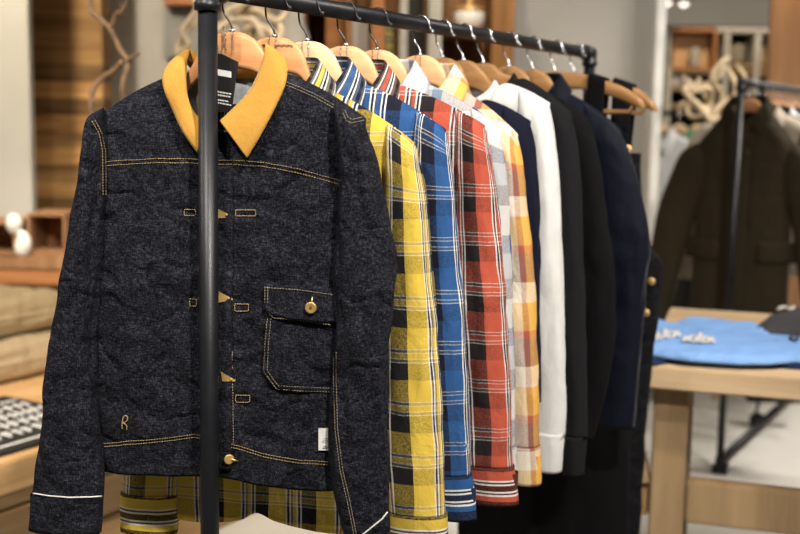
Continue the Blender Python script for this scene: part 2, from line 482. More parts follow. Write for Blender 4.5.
# ------------------------------------------------------------------ hangers
def hanger(g, label, mat, tip, nk=.07, nw=-.10, wire='chrome', group='wooden hangers on the black rail', full=None, chain=True, bar=False, flat=False):
    t = empty('wooden_hanger', g.M, label, 'hanger', group)
    nt = -.055
    if full: up = full[0]; lo = full[1]
    else:
        tu, tw = tip[0]-.03, tip[1]+ .0
        def sh(u): f = (u-nk)/(tip[0]-nk); return nw+(tip[1]-nw)*f-.010
        up = [(0, nt), (.014, nt-.001), (.028, nt-.007), (.042, nt-.020), (nk-.004, min(nw-.004, sh(nk)+.002)), (nk+.03, sh(nk+.03)), ((nk+tu)/2+.01, sh((nk+tu)/2+.01)), (tu, sh(tu))]
        lo = [(0, nt-.050), (.02, nt-.052), (.045, nt-.062), (nk+.02, sh(nk+.02)-.034), ((nk+tu)/2, sh((nk+tu)/2)-.030), (tu-.004, sh(tu)-.022)]
    for sgn in (1, -1):
        pass
    U_ = [p for p in smooth_path([(a, 0, b) for a, b in up], 5)]; L_ = [p for p in smooth_path([(a, 0, b) for a, b in lo], 6)]
    def samp(P, x):
        for i in range(len(P)-1):
            if P[i].x <= x <= P[i+1].x: 
                f = (x-P[i].x)/max(1e-9, P[i+1].x-P[i].x); return P[i].z+(P[i+1].z-P[i].z)*f
        return P[-1].z
    xm = U_[-1].x; N = 26; bm = bmesh.new(); rings = []
    for i in range(-N, N+1):
        x = xm*abs(i)/N; s_ = 1 if i >= 0 else -1
        zt = samp(U_, x); zb = samp(L_, min(x, L_[-1].x))
        if zb > zt-.008: zb = zt-.008
        th = .0065+.004*sstep(.3, 1, abs(i)/N); e = .003
        endf = 1 if abs(i) < N else .55
        zc = (zt+zb)/2; hz = (zt-zb)/2*endf; th *= endf
        cv = -.010*sstep(.2, 1, abs(i)/N)*0
        ring = []
        for (a, b) in ((-1,.72),(-.72,1),(0,1.03),(.72,1),(1,.72),(1,0),(1,-.72),(.72,-1),(-.72,-1),(-1,-.72),(-1,0)):
            ring.append(bm.verts.new((s_*x, cv+a*th, zc+b*hz if abs(b) < 1 else zc+b*hz)))
        rings.append(ring)
    for i in range(len(rings)-1):
        n = len(rings[0])
        for k in range(n): bm.faces.new((rings[i][k], rings[i][(k+1)%n], rings[i+1][(k+1)%n], rings[i+1][k]))
    bm.faces.new(rings[0]); bm.faces.new(rings[-1][::-1])
    bmesh.ops.recalc_face_normals(bm, faces=bm.faces[:])
    mesh_obj('arms', bm, mat, t)
    # hook: stem, behind the rail, over the top, tip hanging in front
    bm = bmesh.new(); R = RAIL_R+.0022
    pts = [(0,0,nt-.006), (0,0,nt+.004), (-.004,0,-.040), (-.013,0,-.026)]
    pts += [(-R*math.cos(a), 0, R*math.sin(a)) for a in (-.35, 0, .5, 1.0, 1.5, 2.0, 2.5, 3.0)]
    pts += [(R+.002, 0, -.006), (R+.006, 0, -.011)]
    tube(bm, smooth_path(pts, 5), .0015, 8)
    lathe(bm, [(.001,-.003),(.0028,-.002),(.0031,0),(.0028,.002),(.001,.003)], 10, Matrix.Translation((R+.007,0,-.012)))
    mesh_obj('hook', bm, M[wire], t, label='black coated wire hook' if wire == 'black_wire' else 'chrome wire hook')
    bm = bmesh.new(); lathe(bm, [(.0035,nt-.002),(.0045,nt),(.004,nt+.004),(.0025,nt+.006)], 12)
    mesh_obj('ferrule', bm, M['chrome'], t)
    if chain:
        bm = bmesh.new()
        for sx, n in ((-.006, 8), (.004, 9)):
            for i in range(n):
                b = bmesh.new(); bmesh.ops.create_icosphere(b, subdivisions=1, radius=.0013)
                b.transform(Matrix.Translation((sx+.0006*math.sin(i*2.1), -.0095, nt-.001-i*.0034))); merge(bm, b)
        mesh_obj('bead_chain', bm, M['chrome'], t)
    if 'small black print' in label:
        bm = bmesh.new(); z = nt-.014
        for i in range(7):
            u = .0035+i*.0038
            tube(bm, [(u,-.0072,z),(u,-.0072,z+.0036)], .0005, 4)
            if i % 2: tube(bm, [(u,-.0072,z+.0018),(u+.002,-.0072,z+.0018),(u+.002,-.0072,z+.0036)], .0005, 4)
            else: tube(bm, [(u,-.0072,z),(u+.002,-.0072,z),(u+.002,-.0072,z+.0036)], .0005, 4)
        mesh_obj('print', bm, M['ink'], t, label='small black printed letters')
    if bar:
        bm = bmesh.new(); u1 = tip[0]-.035; z = samp(L_, u1)-.018
        tube(bm, [(-u1-.01,0,z+.02),(-u1,0,z),(u1,0,z),(u1+.01,0,z+.02)], .005, 10)
        mesh_obj('trouser_bar', bm, mat, t)
    return t

# ------------------------------------------------------------------ front jacket
def surf_point(body, u, w, off=.0012):
    y = body.y(u, w); e = .003
    du = (body.y(u+e, w)-body.y(u-e, w))/(2*e); dw = (body.y(u, w+e)-body.y(u, w-e))/(2*e)
    n = Vector((du, -1, dw)).normalized()
    return Vector((u, y, w)) + n*off
def stitch(bm, P, r=.00045, dash=.0030, gap=.0011, mi=0):
    """dashes of thread along the polyline P (3-D points lying on the cloth)"""
    L = [0]
    for i in range(1, len(P)): L.append(L[-1]+(P[i]-P[i-1]).length)
    def pos(t):
        j = 0
        lo, hi = 0, len(L)-2
        while lo < hi:
            md = (lo+hi+1)//2
            if L[md] <= t: lo = md
            else: hi = md-1
        j = lo; f = (t-L[j])/max(1e-9, L[j+1]-L[j]); return P[j].lerp(P[j+1], min(1, f))
    t = 0
    while t+dash < L[-1]:
        tube(bm, [pos(t), pos(t+dash*.5)+Vector((0,-.0003,0)), pos(t+dash)], r, 4, True, mi); t += dash+gap
def seam_px(g, body, pts, off=.0014, v=.033, n=40, dxy=(0,0)):
    """pixel polyline -> points on the body front"""
    q = [Vector((x+dxy[0], y+dxy[1], 0)) for x, y in pts]
    L = [0]
    for i in range(1, len(q)): L.append(L[-1]+(q[i]-q[i-1]).length)
    out = []; N = max(6, int(L[-1]/2))
    for k in range(N+1):
        t = L[-1]*k/N; j = 0
        while j < len(L)-2 and L[j+1] < t: j += 1
        p = q[j].lerp(q[j+1], (t-L[j])/max(1e-9, L[j+1]-L[j]))
        u, w = g.px(p.x, p.y, v)
        for _ in range(2):
            yy = body.y(u, w); u, w = g.px(p.x, p.y, -yy)
        out.append(surf_point(body, u, w, off))
    return out
def ribbon(bm, P, width, up=None, lift=0):
    pass

def side_tbl(g, rows, v=0.0):
    out = []
    for y, x in rows:
        u, w = g.px(x, y, v); out.append((-w, u))
    return sorted(out)

def build_jacket():
    g = Gar(232, -9)
    print('jacket t', g.t)
    lab = 'dark indigo denim jacket with mustard corduroy collar at the front of the rail'
    t = empty('denim_jacket', g.M, lab, 'jacket')
    tipR = g.px(366, 118); tipL = g.px(95, 118)
    nbR = g.px(287, 70); nbL = g.px(178, 80)
    nk = .072; nw = nbR[1]-.002
    sR = side_tbl(g, [(118,366),(180,370),(250,374),(330,374),(420,372),(495,370)])
    sL = side_tbl(g, [(118,95),(150,96),(200,93),(300,91),(400,91),(480,95)])
    hp = []
    for x, y in ((92,475),(150,478),(200,477),(222,478),(262,486),(300,491),(330,493),(372,494)):
        u, w = g.px(x, y, .03); hp.append((u, w))
    hem = lambda u: interp(hp, u)[0]
    bd = Body(g, tipR, tipL, nk, nw, sR, sL, hem, T=.023, drop_f=.085, drop_b=.02, seed=3.3, amp=.0068, crease=1.3)
    bd.build('jacket_body', M['denim'], t, 150, 170)
    # sleeves
    rowsR = [(104,348,354),(109,343,362),(118,340,369),(135,340,373),(180,339,378),(215,337,385),(250,336,392),(275,335,394),(300,334,393),(340,333,390),(380,331,387),(430,330,388),(480,336,388),(520,343,389),(556,350,390)]
    sleeve(g, 'sleeve', M['denim'], rowsR, t, vc=.026, b=.034, seed=5.1, amp=.0085, n=56, m=130, head=(tipR[0]+.002, tipR[1], (nw-tipR[1])/(tipR[0]-nk)))
    rowsL = [(116,92,97),(122,88,101),(135,85,104),(150,83,105),(180,79,105),(250,68,102),(300,60,99),(346,53,96),(400,46,98),(430,42,101),(480,36,104),(496,34,104),(530,30,101)]
    sleeve(g, 'sleeve', M['denim'], rowsL, t, vc=.022, b=.032, seed=9.4, amp=.0085, n=56, m=130, head=(tipL[0]-.002, tipL[1], (nw-tipL[1])/(-tipL[0]-nk)))
    from mathutils.bvhtree import BVHTree
    vs_, fs_ = [], []
    for ob_ in [x for x in bpy.data.objects if x.parent == t and x.type == 'MESH']:
        k0 = len(vs_); vs_ += [v.co.copy() for v in ob_.data.vertices]; fs_ += [[k0+i for i in p.vertices] for p in ob_.data.polygons]
    bvh = BVHTree.FromPolygons(vs_, fs_); Mi = g.M.inverted(); cl = Mi @ CAM
    def cast(pts, off=.0010):
        out = []
        for i in range(len(pts)-1):
            a, b = Vector(pts[i]), Vector(pts[i+1]); N = max(2, int((b-a).length/2))
            for k in range(N+(1 if i == len(pts)-2 else 0)):
                p = a.lerp(b, k/N); d = (Mi.to_3x3() @ ray(p.x, p.y)).normalized()
                h, n_, _, _ = bvh.ray_cast(cl, d)
                if h is not None: out.append(h - d*off)
        return out
    # cuff piping
    for yy in ([(31,493),(50,496),(70,497.5),(90,497),(104,496)], [(345.5,549),(360,537),(372,527),(382,519),(387.5,512)]):
        bm = bmesh.new(); tube(bm, cast(yy, .0008), .0011, 6)
        mesh_obj('cuff_piping', bm, M['white_thread'], t, label='thin white piping line round the cuff')
    for yy in ([(92,121),(99,133),(102.5,150),(103,175),(103,196)], [(95,120),(102,133),(105.5,150),(106,175),(106,196)]):
        bm = bmesh.new(); stitch(bm, cast(yy)); mesh_obj('armhole_stitching', bm, M['gold_thread'], t)
    for yy in ([(343,113),(346,120),(351,123),(360,121),(370,119)], [(345,110),(348,117),(352,119.5),(360,117.5),(367,116)],
               [(333.5,352),(333.5,380),(335,430),(340,470),(347,500),(353,530),(357,550)], [(336.2,352),(336.2,380),(337.7,430),(342.7,470),(349.7,500),(355.5,530),(359.5,550)]):
        bm = bmesh.new(); stitch(bm, cast(yy)); mesh_obj('sleeve_stitching', bm, M['pale_thread'], t)
    # corduroy collar
    def cv(pts): return [g.p3(x, y, v) for x, y, v in pts]
    rr = cv([(262,44,-.020),(265,44,-.010),(265,50,.0),(262,64,.010),(252,87,.022),(237,105,.032),(220,121,.040)])
    oo = cv([(276,54,-.030),(284,58,-.010),(287,63,.008),(286,82,.026),(277,104,.034),(262,133,.042),(247,158,.046)])
    rl = cv([(190,50,-.020),(189,54,-.010),(187,62,.006),(186,78,.018),(188,98,.028),(194,112,.032),(205,124,.038)])
    ol = cv([(180,56,-.030),(170,63,.002),(163,76,.024),(165,92,.034),(174,112,.034),(184,133,.041),(198,153,.044)])
    bm = bmesh.new(); sheet('collar', bm, collar_rows(rr, oo, bulge=.004), M['corduroy'], t, .0032, label='mustard corduroy collar leaf')
    bm = bmesh.new(); sheet('collar', bm, collar_rows(rl, ol, bulge=.004), M['corduroy'], t, .0032, label='mustard corduroy collar leaf')
    # back of the collar behind the hanger: stands up then folds over the back
    a = [rr[0], Vector((.045, .034, rr[0].z-.012)), Vector((0, .040, rr[0].z-.018)), Vector((-.045, .034, rl[0].z-.012)), rl[0]]
    b = [Vector((.066, .026, nw)), Vector((.045, .036, nw-.026)), Vector((0, .038, nw-.030)), Vector((-.045, .036, nw-.026)), Vector((-.066, .026, nw))]
    c = [oo[0], Vector((.05, .046, nw-.02)), Vector((0, .052, nw-.03)), Vector((-.05, .046, nw-.02)), ol[0]]
    bm = bmesh.new(); ra = smooth_path(b, 8); rb = smooth_path(a, 8); rc = smooth_path(c, 8)
    rows = [ra, [p.lerp(q, .5) for p, q in zip(ra, rb)], rb, [p.lerp(q, .5)+Vector((0,.004,.003)) for p, q in zip(rb, rc)], rc]
    sheet('collar_stand', bm, rows, M['corduroy'], t, .003)
    # inner collar band in front (the shaded inside of the stand)
    # lining with neck label
    bm = bmesh.new(); rows = []
    for j in range(7):
        r = []
        for k in range(21):
            u = -.072+.144*k/20; z = nw-.010*math.sqrt(max(0,1-(u/.075)**2))-j*.016
            r.append(Vector((u, .0150-.006*(u/.07)**2, z)))
        rows.append(r)
    sheet('lining', bm, rows, M['lining'], t, .0008, label='grey woven lining inside the neck')
    bm = bmesh.new()
    box(bm, (-.028,.0118,nw-.082), (.034,.0136,nw-.046))
    lb = mesh_obj('neck_label', bm, M['card_black'], t, False, label='black woven neck label with pale lettering')
    bm = bmesh.new()
    z = nw-.068
    for i, u in enumerate((-.020,-.010,0,.010,.020,.027)):      # letters on the label
        tube(bm, [(u,.0112,z),(u,.0112,z+.012)], .0009, 4)
        if i % 2 == 0: tube(bm, [(u,.0112,z+.012),(u+.005,.0112,z+.012),(u+.005,.0112,z+.006),(u,.0112,z+.006)], .0009, 4)
        else: tube(bm, [(u,.0112,z),(u+.005,.0112,z)], .0009, 4)
    mesh_obj('lettering', bm, M['white_print'], lb)
    # yoke, placket, pocket, band stitches
    def seam(nm, lines, mat='gold_thread', r=.00045, dash=.0030, gap=.0011, label=None):
        for L in lines:
            st = bmesh.new(); stitch(st, L, r, dash, gap); mesh_obj(nm, st, M[mat], t, label=label)
    def dbl(nm, pts, d): seam(nm, [seam_px(g, bd, pts), seam_px(g, bd, pts, dxy=d)])
    dbl('yoke_stitching', [(104,162),(130,160),(160,158.5),(190,159),(212,160),(235,160.5),(262,162),(300,169),(341,181)], (0,4))
    seam('placket_stitching', [seam_px(g, bd, [(231.5,172),(231.5,250),(232,330),(234,446)])], 'pale_thread', .0005)
    dbl('waistband_stitching', [(98,444),(130,441),(165,438),(195,434),(204,436),(213,440),(240,446),(265,454),(300,460),(330,461.5)], (0,3))
    def shoulder_line(d):
        out = []
        for k in range(40):
            f = k/39; u = nk+.012+(tipR[0]-.010-nk-.012)*f
            wt = bd.wtop(u, True)-d; out.append(surf_point(bd, u, wt, .0015))
        return out
    seam('shoulder_stitching', [shoulder_line(.012), shoulder_line(.016)], 'pale_thread')
    for x0, y0, x1, y1 in ((236,210,256,216),(235,304,249,311),(236,395,250,402),(184.5,209.5,196,215.5),(190,299,197,306)):
        seam('bar_tack', [seam_px(g, bd, [(x0,y0),(x1,y0),(x1,y1),(x0,y1),(x0,y0)])], 'gold_thread', .00055, .0026, .0006)
    # placket edge
    pl = bmesh.new(); rows = []
    for x in (212, 216, 224, 229, 231):
        rows.append([surf_point(bd, *g.px(x, y, .035), off=.0035 if x < 230 else .0008) for y in range(166, 476, 5)])
    rows = [list(r) for r in zip(*rows)]
    sheet('placket', pl, rows, M['denim_dark'], t, .0016)
    # buttons along the placket, seen edge-on through the buttonholes
    for x, y, a in ((219,214,.1),(221,297,.15),(224,378,.35),(226,459,.3)):
        bm = bmesh.new(); p = surf_point(bd, *g.px(x-1, y, .035), off=.0065)
        if y > 450:
            R_ = Matrix.Translation(p+Vector((.006,0,0))) @ Matrix.Rotation(.5, 4, 'Z') @ Matrix.Rotation(PI/2, 4, 'X')
            lathe(bm, [(.002,-.001),(.0068,0),(.0074,.001),(.0062,.0022),(.0045,.0016),(.002,.0022)], 20, R_)
            b2 = surf_point(bd, *g.px(x+11, y+2.5, .035), off=.0018)
            tube(bm, [p+Vector((.010,0,0)), b2], [.0022,.0008], 6)
        else:
            q_ = [surf_point(bd, *g.px(x+dx, y+dy+a*dx*.4, .035), off=o_) for dx, dy, o_ in ((-4,-5,.0065),(-2,-4,.0070),(10.5,2,.0030),(10,3.4,.0030),(-3,5,.0065))]
            fr = [bm.verts.new(v) for v in q_]; bk = [bm.verts.new(v+Vector((0,.0016,0))) for v in q_]; n_ = len(q_)
            bm.faces.new(fr); bm.faces.new(bk[::-1])
            for i in range(n_): bm.faces.new((fr[i], bk[i], bk[(i+1)%n_], fr[(i+1)%n_]))
            bmesh.ops.recalc_face_normals(bm, faces=bm.faces[:])
            b_ = bmesh.new(); bmesh.ops.create_uvsphere(b_, u_segments=10, v_segments=6, radius=.0022); b_.transform(Matrix.Translation(q_[2]+Vector((-.006,-.001,.001)))); merge(bm, b_)
        mesh_obj('button', bm, M['brass'], t, smooth=(y > 450), label='brass button seen edge-on in its buttonhole' if y < 450 else 'round brass button on the waistband')
    # pocket
    pk = [(267,312),(263.5,345),(262.5,372),(276,390),(300,392),(338,393.5)]
    rows = []
    for i in range(22):
        f = i/21; y = 312+80*f
        xl = interp([(312,267),(345,264),(372,262.5),(388,275),(394,283)], y)[0]
        rows.append([surf_point(bd, *g.px(xl+(352-xl)*k/24, y+(3*k/24), .033), off=.0022) for k in range(25)])
    bm = bmesh.new(); pkt = sheet('chest_pocket', bm, rows, M['denim'], t, .002)
    bm = bmesh.new()
    stitch(bm, [p-Vector((0,.0016,0)) for p in seam_px(g, bd, [(268,318),(265.5,345),(264.5,371),(277,388.5),(300,390.5),(335,392)])], .00045)
    stitch(bm, [p-Vector((0,.0016,0)) for p in seam_px(g, bd, [(271.5,318),(269,345),(268,370),(278.5,385),(300,386.5),(335,388)])], .00045)
    mesh_obj('pocket_stitching', bm, M['pale_thread'], pkt)
    rows = []
    for i in range(14):
        f = i/13; row = []
        for k in range(25):
            g_ = k/24; x = 265+(352-265)*g_
            yt = 283.5+7.5*g_; yb = 316+interp([(0,-7),(.12,0),(1,9)], g_)[0]
            y = yt+(yb-yt)*f
            row.append(surf_point(bd, *g.px(x, y, .035), off=.0055+.0045*f))
        rows.append(row)
    bm = bmesh.new(); fl = sheet('pocket_flap', bm, rows, M['denim'], t, .0022)
    bm = bmesh.new()
    def onflap(pts): return [p-Vector((0,.0078,0)) for p in seam_px(g, bd, pts)]
    stitch(bm, onflap([(267,286.5),(300,289),(335,294)]), .00045)
    stitch(bm, onflap([(266.5,286),(266.5,308),(275,317),(300,319),(334,324)]), .00045)
    stitch(bm, onflap([(269.5,286),(269.5,306.5),(277,313.5),(300,315.5),(334,320)]), .00045)
    mesh_obj('flap_stitching', bm, M['pale_thread'], fl)
    bm = bmesh.new(); p = surf_point(bd, *g.px(311, 308, .04), off=.0125)
    lathe(bm, [(.0015,0),(.0078,0),(.0084,.0012),(.0074,.0026),(.0060,.0022),(.002,.0024)], 28, Matrix.Translation(p) @ Matrix.Rotation(PI/2, 4, 'X'))
    q = surf_point(bd, *g.px(312, 297, .04), off=.0120)
    tube(bm, [q+Vector((0,0,.002)), q.lerp(p,.4), p], [.0020,.0026,.0048], 10, flat=.5)
    mesh_obj('button', bm, M['brass'], fl, label='round brass pocket button with keyhole tab')
    # white side label with tiny print
    bm = bmesh.new(); a_ = [surf_point(bd, *g.px(x, y, .035), off=.003) for x, y in ((317,430),(330,430.5),(330,452),(317,451))]
    vs = [bm.verts.new(p) for p in a_]+[bm.verts.new(p+Vector((0,.0012,0))) for p in a_]
    for f in ((0,3,2,1),(4,5,6,7),(0,1,5,4),(1,2,6,5),(2,3,7,6),(3,0,4,7)): bm.faces.new([vs[i] for i in f])
    wl = mesh_obj('woven_label', bm, M['white_print'], t, False, label='small white woven side label')
    bm = bmesh.new()
    for yy, x0, x1 in ((440,322,329),(442.5,321,328),(447,322,328),(449,321,327)):
        tube(bm, [surf_point(bd, *g.px(x, yy, .035), off=.0036) for x in (x0, (x0+x1)/2, x1)], .0004, 4)
    mesh_obj('print', bm, M['ink'], wl)
    # embroidered script mark near the hem
    bm = bmesh.new()
    pts = [(119.5,431),(119.5,427),(120.5,420),(122.5,417.5),(125,418.5),(124.8,421.5),(122.5,423.5),(120.5,424.5),(122.8,425.5),(124.2,428.5),(124,431.5)]
    tube(bm, smooth_path([surf_point(bd, *g.px(x, y, .033), off=.0013) for x, y in pts], 5), .0008, 5)
    mesh_obj('embroidery', bm, M['gold_thread'], t, label='gold embroidered looped letter near the hem')
    hg = hanger(g, 'light orange wooden hanger holding the denim jacket', M['hanger_red'], tipR, nk=.072, nw=nw, wire='black_wire')
    # swing tag
    T = empty('swing_tag', g.M @ Matrix.Translation((0,-.012,-.10)), 'black swing tag with white print hanging at the denim jacket neck', 'tag')
    def loc(x, y): u, w = g.px(x, y, .014); return (u, w+.10)
    q = [loc(206,54), loc(220,53), loc(238,62), loc(231,113), loc(204,110)]
    bm = bmesh.new(); prism(bm, q, -.0008, .0008); mesh_obj('card', bm, M['card_black'], T, False)
    bm = bmesh.new()
    def bar_(x0,y0,x1,y1,h):
        a, b = loc(x0,y0), loc(x1,y1)
        prism(bm, [(a[0],a[1]),(b[0],b[1]),(b[0],b[1]-h),(a[0],a[1]-h)], -.0014, -.0008)
    bar_(216.5,69,231,71.5,.0085)
    for (x0,y0,x1,y1) in ((217,91,232,93.5),(217,94,230,96.2),(217,99,229,101),(217,102,231,104.5)):
        x = x0
        while x < x1-1:
            e = min(x1, x+random.uniform(1.6,3.4)); f0 = (x-x0)/(x1-x0); f1 = (e-x0)/(x1-x0)
            bar_(x, y0+(y1-y0)*f0, e, y0+(y1-y0)*f1, .0018); x = e+.7
    mesh_obj('print', bm, M['white_print'], T, False)
    bm = bmesh.new()
    for x in (216.5, 223.5):
        for i in range(12):
            u, w = g.px(x+(219.5-x)*max(0, i-7)/5, 27+i*2.4, .014)
            b = bmesh.new(); bmesh.ops.create_icosphere(b, subdivisions=1, radius=.0014)
            b.transform(Matrix.Translation((u, 0, w+.10))); merge(bm, b)
    mesh_obj('bead_chain', bm, M['chrome'], T)
    return g
build_jacket()

# ------------------------------------------------------------------ the other garments
def shirt(kind, px, rot, label, mat, tip, neckb, rows, cuff, kind_='shirt', collar=True, collar_mat=None, T=.026, hemw=-.78, hang='hanger',
          hlabel='', cuffmat=None, roll_top=None, sc=1.0, seed=0, hem=None, b=.031, vc=.012, amp=.006, leftcuff=None, wire='chrome', uoff=0,
          cat='shirt', band=False, chain=True, button=None, swrite=None, slit=True, slant=0.0, mainf=None):
    g = Gar(px, rot); t = empty(kind, g.M, label, cat)
    tR = g.px(*tip); nb = g.px(*neckb); nk = .070; nw = nb[1]
    # the neck base lies at u=nk: slide along the shoulder line
    sl = (tR[1]-nb[1])/(tR[0]-nb[0]); nw = nb[1]+sl*(nk+.012-nb[0]) - (.010 if band else 0)
    tL = (-tR[0], tR[1])
    W = [(-tR[1], tR[0]), (-tR[1]+.15, tR[0]-.012), (.5, tR[0]-.012), (.8, tR[0]-.006), (1.3, tR[0])]
    hemf = hem(g) if hem else (lambda u: hemw+.035*(abs(u)/.22)**3)
    bd = Body(g, tR, tL, nk, nw, W, [(a, -b_) for a, b_ in W], hemf, T=T, seed=seed, amp=amp*.9, crease=.4, drop_f=.075 if collar else .05, drop_b=.02)
    if band: bd.round = 1
    bd.build('body', mat, t, 80, 90)
    hd = (tR[0]+.002, tR[1], (nw-tR[1])/(tR[0]-nk))
    tb = sleeve(g, 'sleeve', mat, rows, t, vc=vc, b=b, seed=seed+2, amp=amp, uoff=uoff, uslant=slant, head=hd, mainf=mainf)
    if leftcuff: tbl = None
    sleeve(g, 'sleeve', mat, rows, t, vc=vc, b=b, seed=seed+4, amp=amp, mirror=(1, 0) if not leftcuff else leftcuff, uoff=uoff, head=hd, mainf=mainf)
    cm = cuffmat or M.get(mat.name+'_cuff', mat)
    if cuff:
        w0c = g.px(cuff[0][1], cuff[0][0], vc)[1]
        sleeve(g, 'cuff', cm, cuff, t, vc=vc, b=b*.82+.003, seed=seed+6, amp=.0015, toptaper=False, m=16, vv=w0c)
        sleeve(g, 'cuff', cm, cuff, t, vc=vc, b=b*.82+.003, seed=seed+7, amp=.0015, toptaper=False, m=16, vv=w0c, mirror=(1, 0) if not leftcuff else leftcuff)
    wt = nw+.034
    if roll_top: wt = max(wt, g.px(*roll_top)[1])
    if collar:
        for sx in (1, -1):
            roll = [(0,.046,wt+.003),(.034,.042,wt+.002),(.056,.024,wt),(.064,.0,wt-.006),(.058,-.022,wt-.030),(.036,-.036,wt-.062),(.006,-.042,wt-.088)]
            outr = [(0,.060,wt-.042),(.045,.055,wt-.040),(.080,.030,wt-.036),(.094,-.004,wt-.046),(.092,-.034,wt-.080),(.080,-.044,wt-.118),(.058,-.048,wt-.150)]
            bm = bmesh.new()
            sheet('collar', bm, collar_rows([(sx*a, b_, c) for a, b_, c in roll], [(sx*a, b_, c) for a, b_, c in outr], bulge=.004), collar_mat or M.get(mat.name+'_collar', mat), t, .0022)
    elif band:
        bm = bmesh.new(); rows_ = []
        for j in range(5):
            r = []
            for k in range(33):
                a = 2*PI*k/32; q = j/4
                u = (nk+.006-.010*q)*math.sin(a); y_ = (.030-.004*q)*math.cos(a)
                base = nw-.012-(.012 if math.cos(a) > 0 else .042)*abs(math.cos(a))
                r.append(Vector((u, y_, base+.011*q+.003*math.sin(PI*q))))
            rows_.append(r)
        sheet('neck_band', bm, rows_, collar_mat or mat, t, .003)
    if button:
        pass
    hanger(g, hlabel, M[hang], tR, nk=.070, nw=nw, wire=wire, chain=chain)
    return g, t, bd

def yhem(g):
    P = []
    for x, y in ((95,505),(125,512),(160,516),(200,522),(240,520),(257,512),(275,520),(300,527),(330,533),(380,538),(420,540)):
        u, w = g.px(x, y, .02); P.append((u, w))
    return lambda u: interp(P, u)[0]
shirt('plaid_shirt', 275, -9, 'yellow and black plaid flannel shirt directly behind the denim jacket', M['yellow'], (416,143), (335,90),
      [(132,400,411),(136,395,415),(141,392,418),(152,390,420),(200,387,426),(280,384,434),(360,382,440),(450,383,444),(514,386,446)],
      [(511,385,447.5),(530,386,448),(552,388,448)], hlabel='orange wooden hanger with small black print behind the denim jacket hanger', hang='hanger_red', seed=11, wire='black_wire',
      hem=yhem, roll_top=(311,57), mainf=.50, leftcuff=(.865, .0), T=.023)
shirt('plaid_shirt', 308, -9, 'bright blue and white plaid shirt between the yellow and red plaid shirts', M['blue'], (446,129), (372,86),
      [(116,428,440),(121,422,445),(128,418,448),(137,416,450),(170,413,453),(250,413,459),(330,416,464),(400,419,468),(474,423,471)],
      [(472,422,472),(490,424,474.5),(517,427,477)], hlabel='pale wooden hanger holding the bright blue plaid shirt', hang='hanger_pale', seed=21, wire='black_wire', roll_top=(343,56), mainf=.56)
shirt('plaid_shirt', 346, -10, 'red and black plaid flannel shirt beside the blue plaid shirt', M['red'], (485,125), (402,84),
      [(113,467,478),(118,461,484),(126,457,487),(137,455,489),(180,454,494),(250,456,501),(330,459,507),(400,462,512),(466,464,513)],
      [(464,463,514.5),(480,465,517),(502,469,519)], hlabel='orange wooden hanger holding the red plaid shirt', seed=31, wire='black_wire', roll_top=(380,60), mainf=.54)
shirt('plaid_shirt', 378, -14, 'pale grey shirt with wide blue checks behind the red plaid shirt', M['light'], (500,125), (428,82),
      [(113,481,491),(118,476,498),(126,472,502),(140,470,504),(200,470,508),(300,473,512),(400,478,515),(446,480,515)],
      [(444,479,516),(476,482,517)], hlabel='brown orange wooden hanger holding the pale blue checked shirt', seed=41, wire='black_wire', roll_top=(408,64), b=.03, uoff=.02)
shirt('plaid_shirt', 421, -23, 'mustard and cream large check shirt behind the red plaid shirt', M['orange'], (518,134), (458,82),
      [(121,502,511),(126,497,516),(134,494,519.5),(145,492,521.5),(200,493,526),(260,495,532),(350,499,537),(446,505,539)],
      [(444,506,539.5),(482,510,541)], hlabel='wooden hanger holding the mustard and cream check shirt', hang='hanger', seed=51, roll_top=(443,63), b=.032, mainf=.42)
shirt('sweatshirt', 443, -27, 'dark navy sweatshirt between the mustard check shirt and the white sweatshirt', M['navy_knit'], (531,121), (484,92),
      [(108,514,525),(113,509,530),(122,506,533),(135,504,535),(200,503,537.5),(300,503,538.5),(400,505,540)], None,
      hlabel='wooden hanger holding the dark navy sweatshirt', hang='hanger_brown', seed=61, collar=False, band=True, b=.03, cat='sweatshirt', hemw=-.72, chain=False)
shirt('sweatshirt', 464, -29, 'plain white long sleeved sweatshirt near the middle of the rail', M['white_knit'], (550,103), (502,75),
      [(92,533,543),(96,528,548),(104,523,551),(116,520,553),(180,519,558.5),(260,521,562),(350,525,564.5),(410,529,566),(436,534,564)],
      [(431,534.2,564),(470,537,561)], hlabel='wooden hanger holding the white sweatshirt', hang='hanger_brown', seed=71, collar=False, band=True, b=.03, cat='sweatshirt', hemw=-.70, chain=False, amp=.0045)
shirt('sweatshirt', 484, -31, 'charcoal grey sweatshirt directly behind the white sweatshirt', M['charcoal'], (572,113), (530,76),
      [(103,556,566),(108,550,570),(117,546,574),(132,543,576),(200,542,580.5),(280,544,583.5),(360,548,586.5),(436,556,587)],
      [(434,558.5,586.5),(474,564,583)], hlabel='brown wooden hanger holding the charcoal sweatshirt', hang='hanger_brown', seed=81, collar=False, band=True, b=.03, cat='sweatshirt', hemw=-.72, chain=False, amp=.0045)
shirt('sweatshirt', 510, -31, 'plain black sweatshirt between the charcoal sweatshirt and navy velvet jacket', M['black_knit'], (590,119), (540,80),
      [(110,573,583),(115,567,588),(124,563,592),(138,561,596),(180,560,602),(260,562,612),(320,564,615),(380,562,608),(437,562,593)], None,
      hlabel='brown wooden hanger holding the black sweatshirt', hang='hanger_brown', seed=91, collar=False, band=True, b=.032, cat='sweatshirt', hemw=-.72, amp=.005)
